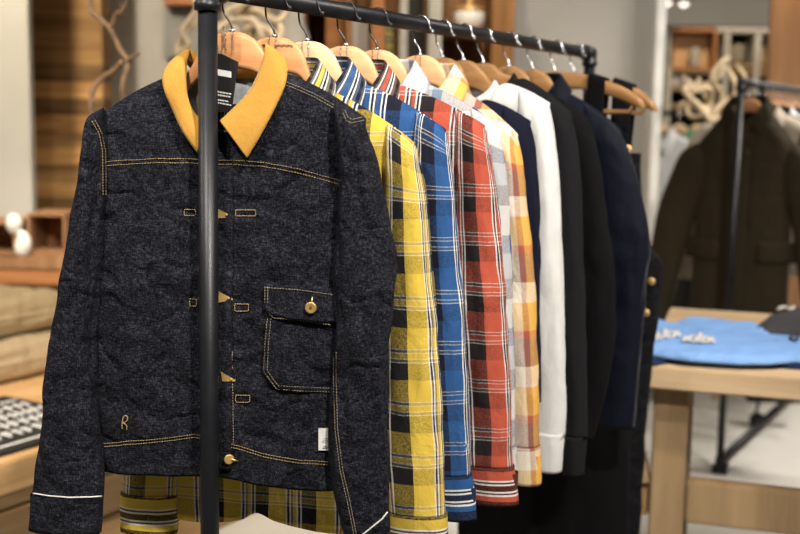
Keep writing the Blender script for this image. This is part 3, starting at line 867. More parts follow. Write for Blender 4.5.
shirt('velvet_jacket', 533, -31, 'dark navy velvet jacket on the far part of the rail', M['velvet'], (621,129), (560,84),
      [(116,602,614),(121,596,619),(130,592,624),(145,589,629),(170,588,636),(240,590,649),(290,592,645),(340,591,641),(425,590,634)], None,
      hlabel='brown wooden hanger holding the navy velvet jacket', hang='hanger_brown', seed=101, collar=True, b=.034, cat='jacket', hemw=-.74, amp=.006)

def overalls(px, rot, label, mat, strap_px, seed, side_rows, hlabel, tipx, hem_y, bib_y, buttons):
    g = Gar(px, rot); t = empty('overalls', g.M, label, 'overalls', None)
    tipu, tipw = g.px(*tipx)
    f = tipu/.23
    nt = -.055
    up = [(0,nt+.001),(.03*f,nt-.0005),(.07*f,nt-.005),(.12*f,nt-.017),(.18*f,nt-.036),(tipu-.006, tipw+.010),(tipu,tipw)]
    lo = [(0,nt-.034),(.05*f,nt-.036),(.10*f,nt-.043),(.16*f,nt-.058),(tipu-.002,tipw-.010)]
    hanger(g, hlabel, M['hanger_brown'], (tipu, tipw), full=(up, lo), chain=False, bar=True)
    # body: bib widening into hips and two legs
    tb = []
    for y, xr in side_rows:
        u, w = g.px(xr, y, .0); tb.append((-w, u))
    wb = g.px(600, bib_y)[1]; hemw = min(-1.16, g.px(560, hem_y)[1])
    bm = bmesh.new(); rows = []; UV = []; n = 48; m = 90
    legsplit = -.66
    def half(w): return interp(tb, -w)[0]
    R_ = []
    for i in range(m+1):
        w = wb+(legsplit-wb)*(i/m); a = half(w); r = []; uv = []
        for k in range(n+1):
            th = 2*PI*k/n+PI/2; c, s = math.cos(th), math.sin(th)
            q = (nz(c*2+seed, s*2, w*5)+.5*nz(c*6, s*6+seed, w*12))*.007
            d = .012+.026*sstep(0, .35, i/m)
            r.append((a*math.copysign(abs(c)**.8, c)+c*q, d*math.copysign(abs(s)**.7, s)+s*q, w)); uv.append((k/n*a*4, w))
        R_.append(r); UV.append(uv)
    V = [[bm.verts.new(p) for p in r[:-1]] for r in R_]
    grid_faces(bm, V, True, False, UV); bm.faces.new(V[0]); bm.faces.new(V[-1][::-1])
    bmesh.ops.recalc_face_normals(bm, faces=bm.faces[:])
    bb = mesh_obj('bib_and_waist', bm, mat, t)
    for sx in (1, -1):
        bm = bmesh.new(); R_ = []
        for i in range(m+1):
            w = legsplit+.05+(hemw-legsplit-.05)*(i/m); a = half(w)*.53; c0 = sx*half(w)*.48; r = []
            for k in range(n):
                th = 2*PI*k/n; c, s = math.cos(th), math.sin(th)
                q = (nz(c*2+seed+sx, s*2, w*4)+.5*nz(c*5, s*5+seed, w*11))*.008
                r.append(bm.verts.new((c0+a*c+c*q, .038*s+s*q, w)))
            R_.append(r)
        grid_faces(bm, R_, True); bm.faces.new(R_[0]); bm.faces.new(R_[-1][::-1])
        bmesh.ops.recalc_face_normals(bm, faces=bm.faces[:])
        mesh_obj('leg', bm, mat, t)
    # straps over the hanger arms
    us = g.px(strap_px[0], strap_px[2])[0]; ue = g.px(strap_px[1], strap_px[2])[0]
    U_ = smooth_path([(a, 0, b) for a, b in up], 5)
    def zt(x):
        for i in range(len(U_)-1):
            if U_[i].x <= x <= U_[i+1].x: return U_[i].z+(U_[i+1].z-U_[i].z)*(x-U_[i].x)/max(1e-9, U_[i+1].x-U_[i].x)
        return U_[-1].z
    for sx in (1, -1):
        bm = bmesh.new(); rows = []
        for j in range(7):
            u = us+(ue-us)*j/6; z = zt(u)+.004
            shift = -.010
            r = [Vector((sx*(u+shift*.6), -.018, wb-.01)), Vector((sx*(u), -.017, (z+wb)/2)), Vector((sx*u, -.0145, z-.02)), Vector((sx*u, -.013, z-.004)), Vector((sx*u, -.006, z+.002)), Vector((sx*u, .006, z+.002)), Vector((sx*u, .013, z-.004)), Vector((sx*u, .0145, z-.03)), Vector((sx*(u-.01), .016, wb-.03))]
            rows.append(smooth_path(r, 4))
        sheet('strap', bm, rows, mat, t, .003)
        if strap_px[3]:
            c = (us+ue)/2; zz = g.px(630, strap_px[3])[1]
            bm = bmesh.new(); a = (ue-us)/2+.004
            tube(bm, [(sx*(c-a),-.024,zz),(sx*(c-a),-.024,zz-.022),(sx*(c+a),-.024,zz-.022),(sx*(c+a),-.024,zz),(sx*(c-a),-.024,zz)], .0018, 6)
            tube(bm, [(sx*(c-a),-.024,zz-.010),(sx*(c+a),-.024,zz-.010)], .0016, 6)
            lathe(bm, [(.001,0),(.007,0),(.007,.002),(.001,.003)], 16, Matrix.Translation((sx*c,-.024,zz-.028)) @ Matrix.Rotation(PI/2,4,'X'))
            mesh_obj('buckle', bm, M['brass'], t, label='brass dungaree buckle')
    for x, y in buttons:
        u, w = g.px(x, y, .02); bm = bmesh.new()
        lathe(bm, [(.001,0),(.0085,0),(.009,.0015),(.007,.0032),(.001,.003)], 18, Matrix.Translation((u,-.030,w)) @ Matrix.Rotation(PI/2,4,'X'))
        mesh_obj('button', bm, M['brass'], t, label='brass side button')
overalls(556, -31, 'black dungarees hung by a wide strap over a wooden hanger behind the navy velvet jacket', M['black_knit'], (590,607,90,0), 4,
    [(140,610),(200,625),(260,630),(330,632),(430,630),(540,626)], 'wooden hanger with a trouser bar and one wide black strap over its arm', (645,105), 600, 140, [])
overalls(576, -31, 'black dungarees with brass buckle and side buttons at the far end of the rail', M['black_denim'], (614,634,105,146), 8,
    [(150,640),(200,642),(245,648),(262,660),(300,658),(350,651),(440,645),(540,637)], 'brown wooden hanger at the far end of the rail, its tip beyond the others', (657,108), 600, 152, [(653,281),(647.5,312)])

# ------------------------------------------------------------------ front rack frame
def pipe_elbow(bm, c, d1, d2, r=.0185, L=.028):
    for d in (d1, d2):
        a = frame_for(d); Mx = Matrix((( a[0].x,a[1].x,d.x,c.x),(a[0].y,a[1].y,d.y,c.y),(a[0].z,a[1].z,d.z,c.z),(0,0,0,1)))
        lathe(bm, [(r*.93,0),(r,.004),(r*.96,L*.6),(r*1.08,L*.66),(r*1.08,L),(r*.8,L+.001)], 24, Mx)
    b = bmesh.new(); bmesh.ops.create_uvsphere(b, u_segments=24, v_segments=12, radius=r*1.0); b.transform(Matrix.Translation(c)); merge(bm, b)
def rack(A, B, z, label, foot=.28, wheels=False, name='clothes_rack', r=RAIL_R, base_drop=0):
    D = (B-A).normalized(); X = Vector((D.y,-D.x,0))
    t = empty(name, Vector(((A.x+B.x)/2,(A.y+B.y)/2,0)), label, 'clothes rack'); o = t.location.copy()
    bm = bmesh.new(); tube(bm, [A-o, B-o], r, 24); mesh_obj('rail', bm, M['pipe'], t)
    hgt = .09 if wheels else .03
    for P, s in ((A, 1), (B, -1)):
        bm = bmesh.new(); tube(bm, [P-o, Vector((P.x,P.y,hgt))-o], r, 24); mesh_obj('upright', bm, M['pipe'], t)
        bm = bmesh.new(); pipe_elbow(bm, P-o, D*s, Vector((0,0,-1)), r*1.27, .030); mesh_obj('elbow_fitting', bm, M['pipe'], t)
        bm = bmesh.new(); a, b = Vector((P.x,P.y,hgt))-X*foot-o, Vector((P.x,P.y,hgt))+X*foot-o
        tube(bm, [a, b], r, 16); pipe_elbow(bm, Vector((P.x,P.y,hgt))-o, Vector((0,0,1)), X, r*1.3, .03)
        mesh_obj('foot', bm, M['pipe'], t)
        for q in (a, b):
            bm = bmesh.new()
            if wheels:
                lathe(bm, [(.004,-.012),(.028,-.012),(.032,-.006),(.032,.006),(.028,.012),(.004,.012)], 20, Matrix.Translation((q.x,q.y,.033)) @ Matrix.Rotation(PI/2,4,'X'))
                tube(bm, [(q.x,q.y+.016,.033),(q.x,q.y+.016,.07),(q.x,q.y,.08),(q.x,q.y,hgt)], .005, 8)
                mesh_obj('caster', bm, M['pipe'], t)
            else:
                lathe(bm, [(.016,0),(.018,.004),(.018,.03),(.012,.032)], 16, Matrix.Translation((q.x,q.y,0)))
                mesh_obj('end_cap', bm, M['pipe'], t)
    return t
rack(P0, P1, RAILZ, 'tall black pipe clothes rack in the foreground carrying the row of shirts', .17)

# ------------------------------------------------------------------ CAMERA
cd = bpy.data.cameras.new('camera'); cam = bpy.data.objects.new('camera', cd); C.objects.link(cam)
cd.lens = 50; cd.sensor_width = 36; cd.clip_start = .05
cam.matrix_world = Matrix(((Rv.x,Uv.x,-Fv.x,CAM.x),(Rv.y,Uv.y,-Fv.y,CAM.y),(Rv.z,Uv.z,-Fv.z,CAM.z),(0,0,0,1)))
cd.dof.use_dof = True; cd.dof.focus_distance = 1.66; cd.dof.aperture_fstop = 3.2
bpy.context.scene.camera = cam


# ================================================================== THE SHOP AROUND
M['wall'] = plain('grey_plaster', (.40,.385,.35), .9, .1, 0, .05, 3)
M['wall_pale'] = plain('pale_plaster', (.50,.49,.44), .9, .1, 0, .05, 3)
M['floor'] = plain('pale_floor', (.64,.625,.58), .45, .3, 0, .08, 2)
M['ceil'] = plain('grey_ceiling', (.20,.20,.20), .9, .1)
M['slat'] = wood('slat_wood', (.20,.09,.028), (.62,.36,.13), 1.6, 0, (2, .072), .6)
M['oak'] = wood('oak_planks', (.42,.24,.10), (.68,.44,.22), 1.6, 0, None, .6)
M['oak_y'] = wood('oak_planks_long', (.42,.24,.10), (.66,.43,.21), 1.6, 1, (2, .17), .6, .03)
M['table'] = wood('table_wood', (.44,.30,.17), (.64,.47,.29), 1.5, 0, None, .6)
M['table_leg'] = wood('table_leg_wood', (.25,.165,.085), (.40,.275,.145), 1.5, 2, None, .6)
M['brownwood'] = wood('brown_wood', (.16,.07,.022), (.34,.17,.06), 2, 2, None, .5)
M['redwood'] = wood('red_brown_wood', (.26,.10,.035), (.42,.19,.07), 2, 0, None, .5)
M['column'] = wood('orange_column_wood', (.22,.11,.05), (.34,.185,.09), 1.2, 2, None, .6)
M['dark'] = plain('dark_board', (.02,.018,.016), .7)
M['cream'] = plain('cream_paint', (.40,.38,.33), .7)
M['white'] = plain('white_paint', (.72,.71,.67), .6)
M['drift'] = plain('pale_driftwood', (.58,.46,.30), .8, .2, 0, .35, 20, .4, 60)
M['branch'] = plain('brown_branch', (.17,.11,.065), .8, .2, 0, .4, 25, .4, 60)
M['khaki'] = fabric('khaki_canvas', (.36,.28,.16), .2, wr=.5)
M['khaki2'] = fabric('pale_khaki_canvas', (.44,.34,.21), .2, wr=.5)
M['ceramic'] = plain('white_ceramic', (.78,.76,.70), .35, .5)
M['mustard'] = plain('mustard_cloth', (.50,.40,.14), .9)
M['sage'] = plain('sage_cloth', (.28,.29,.17), .9)
M['teeblue'] = fabric('blue_jersey', (.22,.40,.76), .12, wr=.5)
M['teenavy'] = fabric('navy_jersey', (.015,.025,.06), .2, wr=.4)
M['teegrey'] = fabric('dark_grey_jersey', (.06,.06,.065), .2, wr=.4)
M['coat'] = fabric('dark_olive_coat', (.034,.026,.014), .25, .1, .7, wr=.5)
M['green'] = fabric('green_cloth', (.07,.25,.12), .2)
M['ecru'] = fabric('ecru_cloth', (.55,.48,.38), .2)
M['palegrey'] = fabric('pale_grey_cloth', (.50,.51,.50), .2)
M['basket'] = plain('grey_basket', (.30,.27,.20), .8, .2, 0, .3, 60)
def pbox(bm, x0, x1, y0, y1, Y, d, o=Vector((0,0,0)), bev=0.0):
    """box whose front face at distance Y covers the picture columns x0..x1 between heights seen at y0..y1"""
    a, b = at(x0, (y0+y1)/2, Y), at(x1, (y0+y1)/2, Y)
    zt, zb = at((x0+x1)/2, y0, Y).z, at((x0+x1)/2, y1, Y).z
    box(bm, (a.x-o.x, Y-o.y, zb-o.z), (b.x-o.x, Y+d-o.y, zt-o.z), bev=bev)
def struct(name, bm, mat, smooth=False): return tag(mesh_obj(name, bm, mat, None, smooth), kind='structure')
H = 3.0
bm = bmesh.new(); box(bm, (-4.2,-2.6,-.1), (5.2,9.0,0)); struct('floor', bm, M['floor'])
bm = bmesh.new(); box(bm, (-4.2,-2.6,H), (5.2,9.0,H+.1)); struct('ceiling', bm, M['ceil'])
bm = bmesh.new(); box(bm, (-4.2,-2.6,0), (-4.1,9.0,H)); struct('wall_left', bm, M['wall'])
bm = bmesh.new(); box(bm, (5.1,-2.6,0), (5.2,9.0,H)); struct('wall_right', bm, M['wall'])
bm = bmesh.new(); box(bm, (-4.1,-2.6,0), (5.1,-2.5,H)); struct('wall_front', bm, M['wall'])
bm = bmesh.new(); box(bm, (-4.1,8.9,0), (5.1,9.0,H)); struct('wall_back', bm, M['wall'])
# partition walls seen behind the rack
xl = at(34, 100, 4.45).x
bm = bmesh.new(); box(bm, (-4.1,4.4,0), (xl,4.45,H)); struct('wall_near_left', bm, M['wall_pale'])
x1 = at(106, 100, 4.9).x; x0 = at(20, 100, 4.9).x
bm = bmesh.new(); box(bm, (x0,4.85,0), (x1,5.0,H)); struct('wall_slatted', bm, M['slat'])
x2 = at(661, 100, 5.2).x
bm = bmesh.new(); box(bm, (-2.4,5.2,0), (at(652, 100, 5.2).x,5.35,H)); struct('wall_middle', bm, M['wall'])
bm = bmesh.new(); box(bm, (at(649.5,100,5.15).x,5.08,0), (at(659,100,5.15).x,5.40,H), bev=.004); struct('trim_opening', bm, M['white'])
# ---- framed grey panel with wooden ledge on the middle wall
o = at(182, 60, 5.1); o.y = 5.15
t = empty('wall_panel', o, 'dark grey panel under a wooden ledge on the wall left of the front upright', 'wall panel')
bm = bmesh.new(); pbox(bm, 164, 212, 6, 58, 5.16, .04, o, .004); mesh_obj('panel', bm, plain('slate_panel', (.24,.235,.22), .8), t, False)
bm = bmesh.new(); pbox(bm, 163, 214, -3, 5, 5.08, .12, o, .004); mesh_obj('ledge', bm, M['redwood'], t, False)
# ---- display cabinet behind the rail
CY = 4.5; o = Vector((at(400,60,CY).x, CY, 0))
t = empty('display_cabinet', o, 'tall brown wooden display cabinet with a cream post behind the rail', 'cabinet')
bm = bmesh.new(); pbox(bm, 283, 508, -60, 560, CY+.42, .02, o); mesh_obj('back_panel', bm, M['brownwood'], t, False)
for nm, a, b, mt in (('side_panel', 283, 303, 'brownwood'), ('post', 343, 349, 'brownwood'), ('post', 368, 381, 'redwood'), ('post', 396, 403.5, 'cream'), ('post', 424, 437, 'cream'), ('side_panel', 486, 508, 'brownwood')):
    bm = bmesh.new(); pbox(bm, a, b, -60, 555, CY, .42, o, .003); mesh_obj(nm, bm, M[mt], t, False, label='cream painted post' if mt == 'cream' else None)
for a, b, y, mt in ((303,343,62,'brownwood'), (349,368,88,'brownwood'), (381,396,64,'brownwood'), (403,424,80,'brownwood'), (437,486,30,'brownwood'), (437,486,100,'brownwood'), (303,343,-20,'brownwood')):
    bm = bmesh.new(); pbox(bm, a, b, y, y+5, CY+.01, .40, o, .002); mesh_obj('shelf', bm, M[mt], t, False)
bm = bmesh.new(); pbox(bm, 326, 343, -40, 62, CY+.05, .02, o); mesh_obj('door', bm, M['redwood'], t, False)
bm = bmesh.new(); pbox(bm, 349, 368, 20, 88, CY+.08, .02, o); mesh_obj('grey_back', bm, M['wall'], t, False)
bm = bmesh.new(); pbox(bm, 403.5, 424, -40, 80, CY+.10, .02, o); mesh_obj('black_back', bm, M['dark'], t, False)
# stack of folded yellow and sage cloths in the cabinet
for i in range(6):
    zc = at(388, 62-i*6.2, CY+.05); bm = bmesh.new(); box(bm, (-.028,0,0), (.028,.25,.022), bev=.008)
    ob = mesh_obj('folded_cloth', bm, M['mustard' if i % 2 == 0 else 'sage']); ob.location = zc
    tag(ob, '%s folded cloth, %s in the stack inside the cabinet' % (('mustard' if i % 2 == 0 else 'sage'), ('lowest','second lowest','third from the bottom','fourth from the bottom','second from the top','topmost')[i]), 'folded cloth', 'folded cloths on the cabinet shelf')
# white and gold jar
zc = at(469, 30, CY+.12); t = empty('jar', zc, 'white ceramic jar with a gold lid on the cabinet shelf', 'jar')
bm = bmesh.new(); lathe(bm, [(.045,0),(.062,.01),(.064,.06),(.058,.072)], 24); mesh_obj('jar_body', bm, M['ceramic'], t)
bm = bmesh.new(); lathe(bm, [(.060,.072),(.062,.082),(.045,.094),(.012,.100),(.010,.112),(.014,.120),(.004,.124)], 24); mesh_obj('lid', bm, M['brass'], t)
# beige column behind the first hangers
bm = bmesh.new(); pt = at(291, 60, 4.25); lathe(bm, [(.085,0),(.085,.02),(.058,.04),(.052,1.2),(.055,1.52),(.070,1.6),(.048,1.66),(.046,2.4),(.07,2.43)], 28)
ob = mesh_obj('plaster_column', bm, M['cream']); ob.location = (pt.x, pt.y, 0); tag(ob, 'round beige pedestal column behind the first two hangers', 'column')
# ---- driftwood
def driftwood(Y, paths, mat, label, name='driftwood'):
    zs = [at(p[0], p[1], Y).z for P in paths for p in P[1]]
    o = at(paths[0][1][0][0], paths[0][1][0][1], Y)
    t = empty(name, o, label, 'branch')
    rnd = random.Random(len(paths)*7+int(Y*10))
    for i, (nm, P, r0, r1) in enumerate(paths):
        pts = [at(x, y, Y+dd)-o for x, y, dd in P]
        pts = smooth_path(pts, 6); n = len(pts)
        pts = [p+Vector((nz(p.x*30, p.z*30, i), nz(p.z*20, i, p.x*9), nz(i, p.x*30, p.z*30)))*.006 for p in pts]
        bm = bmesh.new(); tube(bm, pts, [(r0+(r1-r0)*k/(n-1))*(1+.25*nz(k*.7, i, 2)) for k in range(n)], 9)
        mesh_obj(nm, bm, mat, t)
    return t
driftwood(3.1, [('trunk', [(121,400,.05),(119,300,.05),(121,200,.05),(121,165,.05),(123,110,.02),(122,88,0),(127,72,0),(127,60,0),(119,46,0),(109,28,0),(97,17,.02),(90,4,.03),(93,-14,.03)], .0105, .006),
    ('twig', [(109,27,0),(117,15,-.02),(125,6,-.04),(131,-10,-.05)], .006, .004),
    ('twig', [(127,61,0),(133,57,-.03),(139,54,-.06)], .006, .004),
    ('twig', [(123,63,0),(111,72,.03),(99,81,.05),(91,93,.05),(92,108,.05),(95,125,.05),(98,160,.05)], .007, .0085),
    ('twig', [(92,99,.05),(99,104,.03),(105,101,.0)], .004, .002),
    ('twig', [(119,4,-.01),(123,11,-.01),(118,17,-.01)], .004,.003)], M['branch'], 'thin brown branch rising behind the left shoulder of the denim jacket', 'dry_branch')
driftwood(3.7, [('trunk', [(213,372,.12),(212,300,.1),(210,220,.1),(212,160,.1),(214,120,.1),(205,85,.05),(190,70,0),(178,52,0),(184,35,0),(196,20,0),(200,-6,0)], .022, .010),
    ('limb', [(178,55,0),(188,44,-.03),(182,30,-.02),(197,8,-.02),(190,-12,0)], .012, .008),
    ('limb', [(214,110,.1),(222,70,.05),(238,40,0),(226,14,0),(246,2,0),(252,-18,0)], .018, .010),
    ('limb', [(222,75,.05),(246,60,0),(262,42,-.04),(252,20,-.04),(232,20,0)], .016, .010),
    ('limb', [(246,62,0),(268,50,0),(282,30,.04),(268,12,.04),(280,-6,0)], .015, .009),
    ('limb', [(186,60,0),(172,70,-.04),(176,80,-.04)], .010, .006),
    ('limb', [(232,20,0),(216,30,-.04),(212,50,-.02),(224,66,.0)], .012, .009),
    ('limb', [(214,100,.1),(200,72,.06),(216,40,.04),(206,12,.02),(222,-10,0)], .020, .012),
    ('limb', [(222,90,.08),(250,84,.05),(272,66,.03),(276,40,.02),(258,26,.02),(240,34,.03)], .018, .012),
    ('limb', [(240,70,.06),(256,34,.05),(244,12,.05),(262,-4,.05)], .016, .011),
    ('limb', [(236,14,.05),(256,10,.04),(276,22,.04),(288,10,.05)], .015, .010),
    ('limb', [(228,50,.06),(214,62,.05),(196,64,.04),(188,84,.04)], .014, .009),
    ('limb', [(262,60,.05),(280,56,.06),(292,72,.06),(284,92,.06)], .015, .010)], M['drift'], 'tangled pale driftwood behind the denim jacket hanger')
driftwood(5.0, [('trunk', [(716,400,0),(717,300,0),(715,240,0),(716,175,0),(714,140,0),(712,118,0),(722,104,0),(733,98,0),(735,84,0),(727,68,0)], 0.0245, 0.0101),
    ('limb', [(713,125,0),(702,110,-.05),(690,98,-.05),(684,90,0),(698,86,.04),(716,80,0),(724,66,0)], 0.0158, 0.0086),
    ('limb', [(714,130,0),(706,116,.05),(712,100,.05),(708,88,0),(692,92,0),(700,78,0)], 0.0144, 0.0079),
    ('limb', [(704,112,0),(694,118,0),(686,106,.05),(690,96,.0)], 0.0115, 0.0065),
    ('limb', [(733,98,0),(745,84,.05),(742,72,.05),(736,64,.05)], 0.0115, 0.0065),
    ('limb', [(712,118,0),(724,120,0),(732,110,-.04),(737,92,-.02)], 0.0130, 0.0072),
    ('limb', [(716,130,0),(722,96,.06),(712,78,.06),(722,62,.06),(730,58,.06)], 0.0144, 0.0086),
    ('limb', [(712,118,0),(698,104,.08),(682,104,.08),(678,116,.08)], 0.0115, 0.0072),
    ('limb', [(706,100,.05),(700,88,.08),(688,82,.08),(682,76,.08)], 0.0108, 0.0065)], M['drift'], 'tangled pale driftwood left of the second rack upright')
# ---- shelving in the room beyond
SY = 7.2; o = Vector((at(715,80,SY).x, SY, 0))
t = empty('back_shelving', o, 'dark shelving with pale posts in the room beyond the white frame', 'shelving')
bm = bmesh.new(); pbox(bm, 640, 790, 26, 360, SY+.45, .02, o); mesh_obj('back_panel', bm, M['dark'], t, False)
for a, b, mt in ((661,667,'cream'), (717.5,723,'cream'), (747.5,753.5,'cream'), (785,790,'cream')):
    bm = bmesh.new(); pbox(bm, a, b, 30, 322, SY, .45, o, .004); mesh_obj('post', bm, M[mt], t, False)
bm = bmesh.new(); pbox(bm, 717, 790, 28, 33, SY, .45, o, .004); mesh_obj('shelf', bm, M['cream'], t, False)
for a, b, y in ((661,790,70), (661,723,87), (723,790,64), (661,723,104), (723,790,96), (661,790,150), (661,790,210)):
    bm = bmesh.new(); pbox(bm, a, b, y, y+4, SY+.01, .44, o, .003); mesh_obj('shelf', bm, M['table_leg'], t, False)
o = at(694, 69, SY+.05)
t = empty('wooden_box', o, 'open orange wooden box standing on the back shelving', 'box')
bm = bmesh.new(); pbox(bm, 671, 716, 30, 69.5, SY+.13, .02, o); mesh_obj('back_board', bm, M['oak'], t, False)  # lighter wood paints in the brightness no spot brings inside the box
for a, b, y0, y1 in ((670,717,28,31.5), (670,717,67,70), (670,673,31,67), (714,717,31,67)):
    bm = bmesh.new(); pbox(bm, a, b, y0, y1, SY+.0, .15, o, .002); mesh_obj('side_board', bm, M['redwood'], t, False)
pc = at(694, 67, SY+.07); bm = bmesh.new(); lathe(bm, [(.03,0),(.034,.02),(.03,.05),(.034,.07),(.03,.10),(.02,.12),(.012,.125)], 20)
ob = mesh_obj('candle_jar', bm, M['cream']); ob.location = pc; tag(ob, 'small pale ribbed jar inside the open wooden box', 'jar')
pc = at(681, 87, SY+.1)
for i, (dx, dz) in enumerate(((-.045,0),(.03,0))):
    bm = bmesh.new(); lathe(bm, [(.02,0),(.04,.015),(.044,.04),(.036,.062),(.038,.066),(.030,.06)], 20)
    ob = mesh_obj('white_bowl', bm, M['ceramic']); ob.location = (pc.x+dx, pc.y, pc.z); tag(ob, ('left' if i == 0 else 'right')+' one of two white bowls on the shelf under the orange box', 'bowl', 'white bowls on the back shelf')
pc = at(736, 64, SY+.1); bm = bmesh.new(); lathe(bm, [(.045,0),(.055,.02),(.06,.11),(.062,.12),(.05,.118)], 24)
ob = mesh_obj('basket', bm, M['basket']); ob.location = pc; tag(ob, 'grey woven basket in the dark compartment of the back shelving', 'basket')
pc = at(760, 64, SY+.1); bm = bmesh.new(); lathe(bm, [(.03,0),(.04,.02),(.035,.07),(.03,.10),(.034,.11)], 24)
ob = mesh_obj('vase', bm, M['khaki']); ob.location = pc; tag(ob, 'brown vase on the right side of the back shelving', 'vase')
# orange wood column behind the second rack
bm = bmesh.new(); a = at(770, 50, 6.6).x; box(bm, (a,6.6,0), (a+.62,6.66,H), bev=.006)
tag(mesh_obj('wooden_column', bm, M['column'], None, False), 'wide orange brown wooden column behind the second rack', 'column')
# ceiling lamps seen beyond
for i, (x, y) in enumerate(((667,2),(684,3))):
    p = at(x, y, 7.0); t = empty('track_light', p, ('left' if i == 0 else 'right')+' one of two small glowing ceiling lamps beyond the white frame', 'lamp', 'small lamps beyond the frame')
    bm = bmesh.new(); lathe(bm, [(.03,.03),(.042,.0),(.042,.10),(.02,.12)], 16); tube(bm, [(0,0,.11),(0,0,H-p.z)], .008, 8); mesh_obj('housing', bm, M['pipe'], t)
    k = NT('lamp_glow'); k.b.inputs['Emission Color'].default_value = (1,.9,.75,1); k.b.inputs['Emission Strength'].default_value = 2.2
    bm = bmesh.new(); bmesh.ops.create_uvsphere(bm, u_segments=16, v_segments=8, radius=.030); bm.transform(Matrix.Translation((0,0,.004))); mesh_obj('bulb', bm, k.m, t)

# ---- garments given in metres, for the racks further back
class MG:
    def __init__(s, O, rot):
        a = math.radians(rot); s.O = O; s.U = Vector((math.cos(a), math.sin(a), 0)); s.N = Vector((-math.sin(a), math.cos(a), 0))
        s.M = Matrix(((s.U.x, s.N.x, 0, O.x), (s.U.y, s.N.y, 0, O.y), (0,0,1,O.z), (0,0,0,1)))
    px = Gar.px; p3 = Gar.p3
def tube_sleeve(name, mat, parent, tb, vc, b, seed, amp=.006, n=24, m=44):
    bm = bmesh.new(); R = []
    for i in range(m+1):
        f = i/m; w = tb[0][0]+(tb[-1][0]-tb[0][0])*f; c, h = interp(tb, w)
        bb = b*(math.sqrt(max(0, 1-(1-min(1, f/.1))**2))*.9+.1)*(1-.2*f); row = []
        for k in range(n):
            th = 2*PI*k/n; cu, sv = math.cos(th), math.sin(th)
            q = (nz(cu*1.5+seed, sv*1.5, w*6)+.5*nz(cu*3, sv*3+seed, w*16))*amp*min(1, f/.05)
            row.append(bm.verts.new((c+h*cu+cu*q, -vc+bb*sv+sv*q, -w)))
        R.append(row)
    grid_faces(bm, R, True); bm.faces.new(R[0]); bm.faces.new(R[-1][::-1]); bmesh.ops.recalc_face_normals(bm, faces=bm.faces[:])
    mesh_obj(name, bm, mat, parent)
def plain_garment(name, g, label, mat, cat, group=None, tip=(.21,-.165), nk=.07, nw=-.10, hem=-.75, sl=.60, seed=0, hang=True, T=.034, hmat='hanger_red', res=(40,50), hlabel=None, hgroup=None, wide=1.0, extra=None, flare=.0):
    t = empty(name, g.M, label, cat, group)
    tR, tL = tip, (-tip[0], tip[1]); W = [(-tip[1], tip[0]), (-tip[1]+.2, tip[0]-.01), (1.4, tip[0]+.01)]
    bd = Body(g, tR, tL, nk, nw, W, [(a, -b) for a, b in W], lambda u: hem, T=T, seed=seed, amp=.007, crease=.6, drop_f=.06)
    bd.build('body', mat, t, *res)
    for sx in (1, -1):
        c0 = tip[0]
        tb = [(-tip[1]-.012, sx*(c0-.012), .012), (-tip[1]+.02, sx*(c0-.004), .045*wide), (-tip[1]+.08, sx*(c0+.006), .062*wide), (-tip[1]+.3, sx*(c0+.022*wide+flare*.5), .062*wide), (-tip[1]+sl, sx*(c0+.035*wide+flare), .045*wide)]
        tube_sleeve('sleeve', mat, t, tb, .012, .036, seed+sx)
        bm = bmesh.new(); wt = nw+.03
        roll = [(0,.046,wt+.003),(.034,.042,wt+.002),(.056,.024,wt),(.064,.0,wt-.006),(.058,-.022,wt-.030),(.036,-.036,wt-.062),(.006,-.042,wt-.088)]
        outr = [(0,.060,wt-.042),(.045,.055,wt-.040),(.080,.030,wt-.036),(.094,-.004,wt-.046),(.092,-.034,wt-.080),(.080,-.044,wt-.118),(.058,-.048,wt-.150)]
        sheet('collar', bm, collar_rows([(sx*a, b_, c) for a, b_, c in roll], [(sx*a, b_, c) for a, b_, c in outr], bulge=.004), mat, t, .0025)
    if extra: extra(t, bd)
    if hang: hanger(g, hlabel, M[hmat], tR, nk=nk, nw=nw, wire='chrome', chain=False, group=hgroup)
    return t
# ---- second rack with the long olive-black coat
A2 = at(741, 82, 4.05); Z2 = A2.z
B2 = A2+RD*2.2; B2.z = Z2
t2 = rack(A2, B2, Z2, 'second black pipe rack behind the trestle table', .012)
o = t2.location
bm = bmesh.new(); tube(bm, [Vector((A2.x,A2.y,.05))-o, Vector((B2.x,B2.y,.05))-o], RAIL_R*1.1, 16); mesh_obj('base_rail', bm, M['pipe'], t2)
q = atz(757, 421, .03)-o
bm = bmesh.new(); lathe(bm, [(.004,-.014),(.028,-.014),(.034,-.007),(.034,.007),(.028,.014),(.004,.014)], 20, Matrix.Translation((q.x,q.y,.035)) @ Matrix.Rotation(PI/2,4,'X'))
tube(bm, [(q.x,q.y+.018,.035),(q.x,q.y+.018,.075),(q.x,q.y,.09),(q.x,q.y,.12)], .007, 8); box(bm, (q.x-.05,q.y-.03,.12), (q.x+.18,q.y+.03,.15))
mesh_obj('caster', bm, M['pipe'], t2, label='black rubber caster wheel')
def coat_extra(t, bd):
    bm = bmesh.new(); rows = []
    for u in (-.022, -.01, .01, .024): rows.append([surf_point(bd, u, -.24-.02*k, .004) for k in range(32)])
    sheet('front_placket', bm, rows, M['coat'], t, .002)
    for sx in (1, -1):
        bm = bmesh.new(); rows = []
        for j in range(6): rows.append([surf_point(bd, sx*(.07+.022*k), -.58-.015*j, .006) for k in range(7)])
        sheet('pocket_flap', bm, rows, M['coat'], t, .003)
gc = MG(A2+RD*.13, -27)
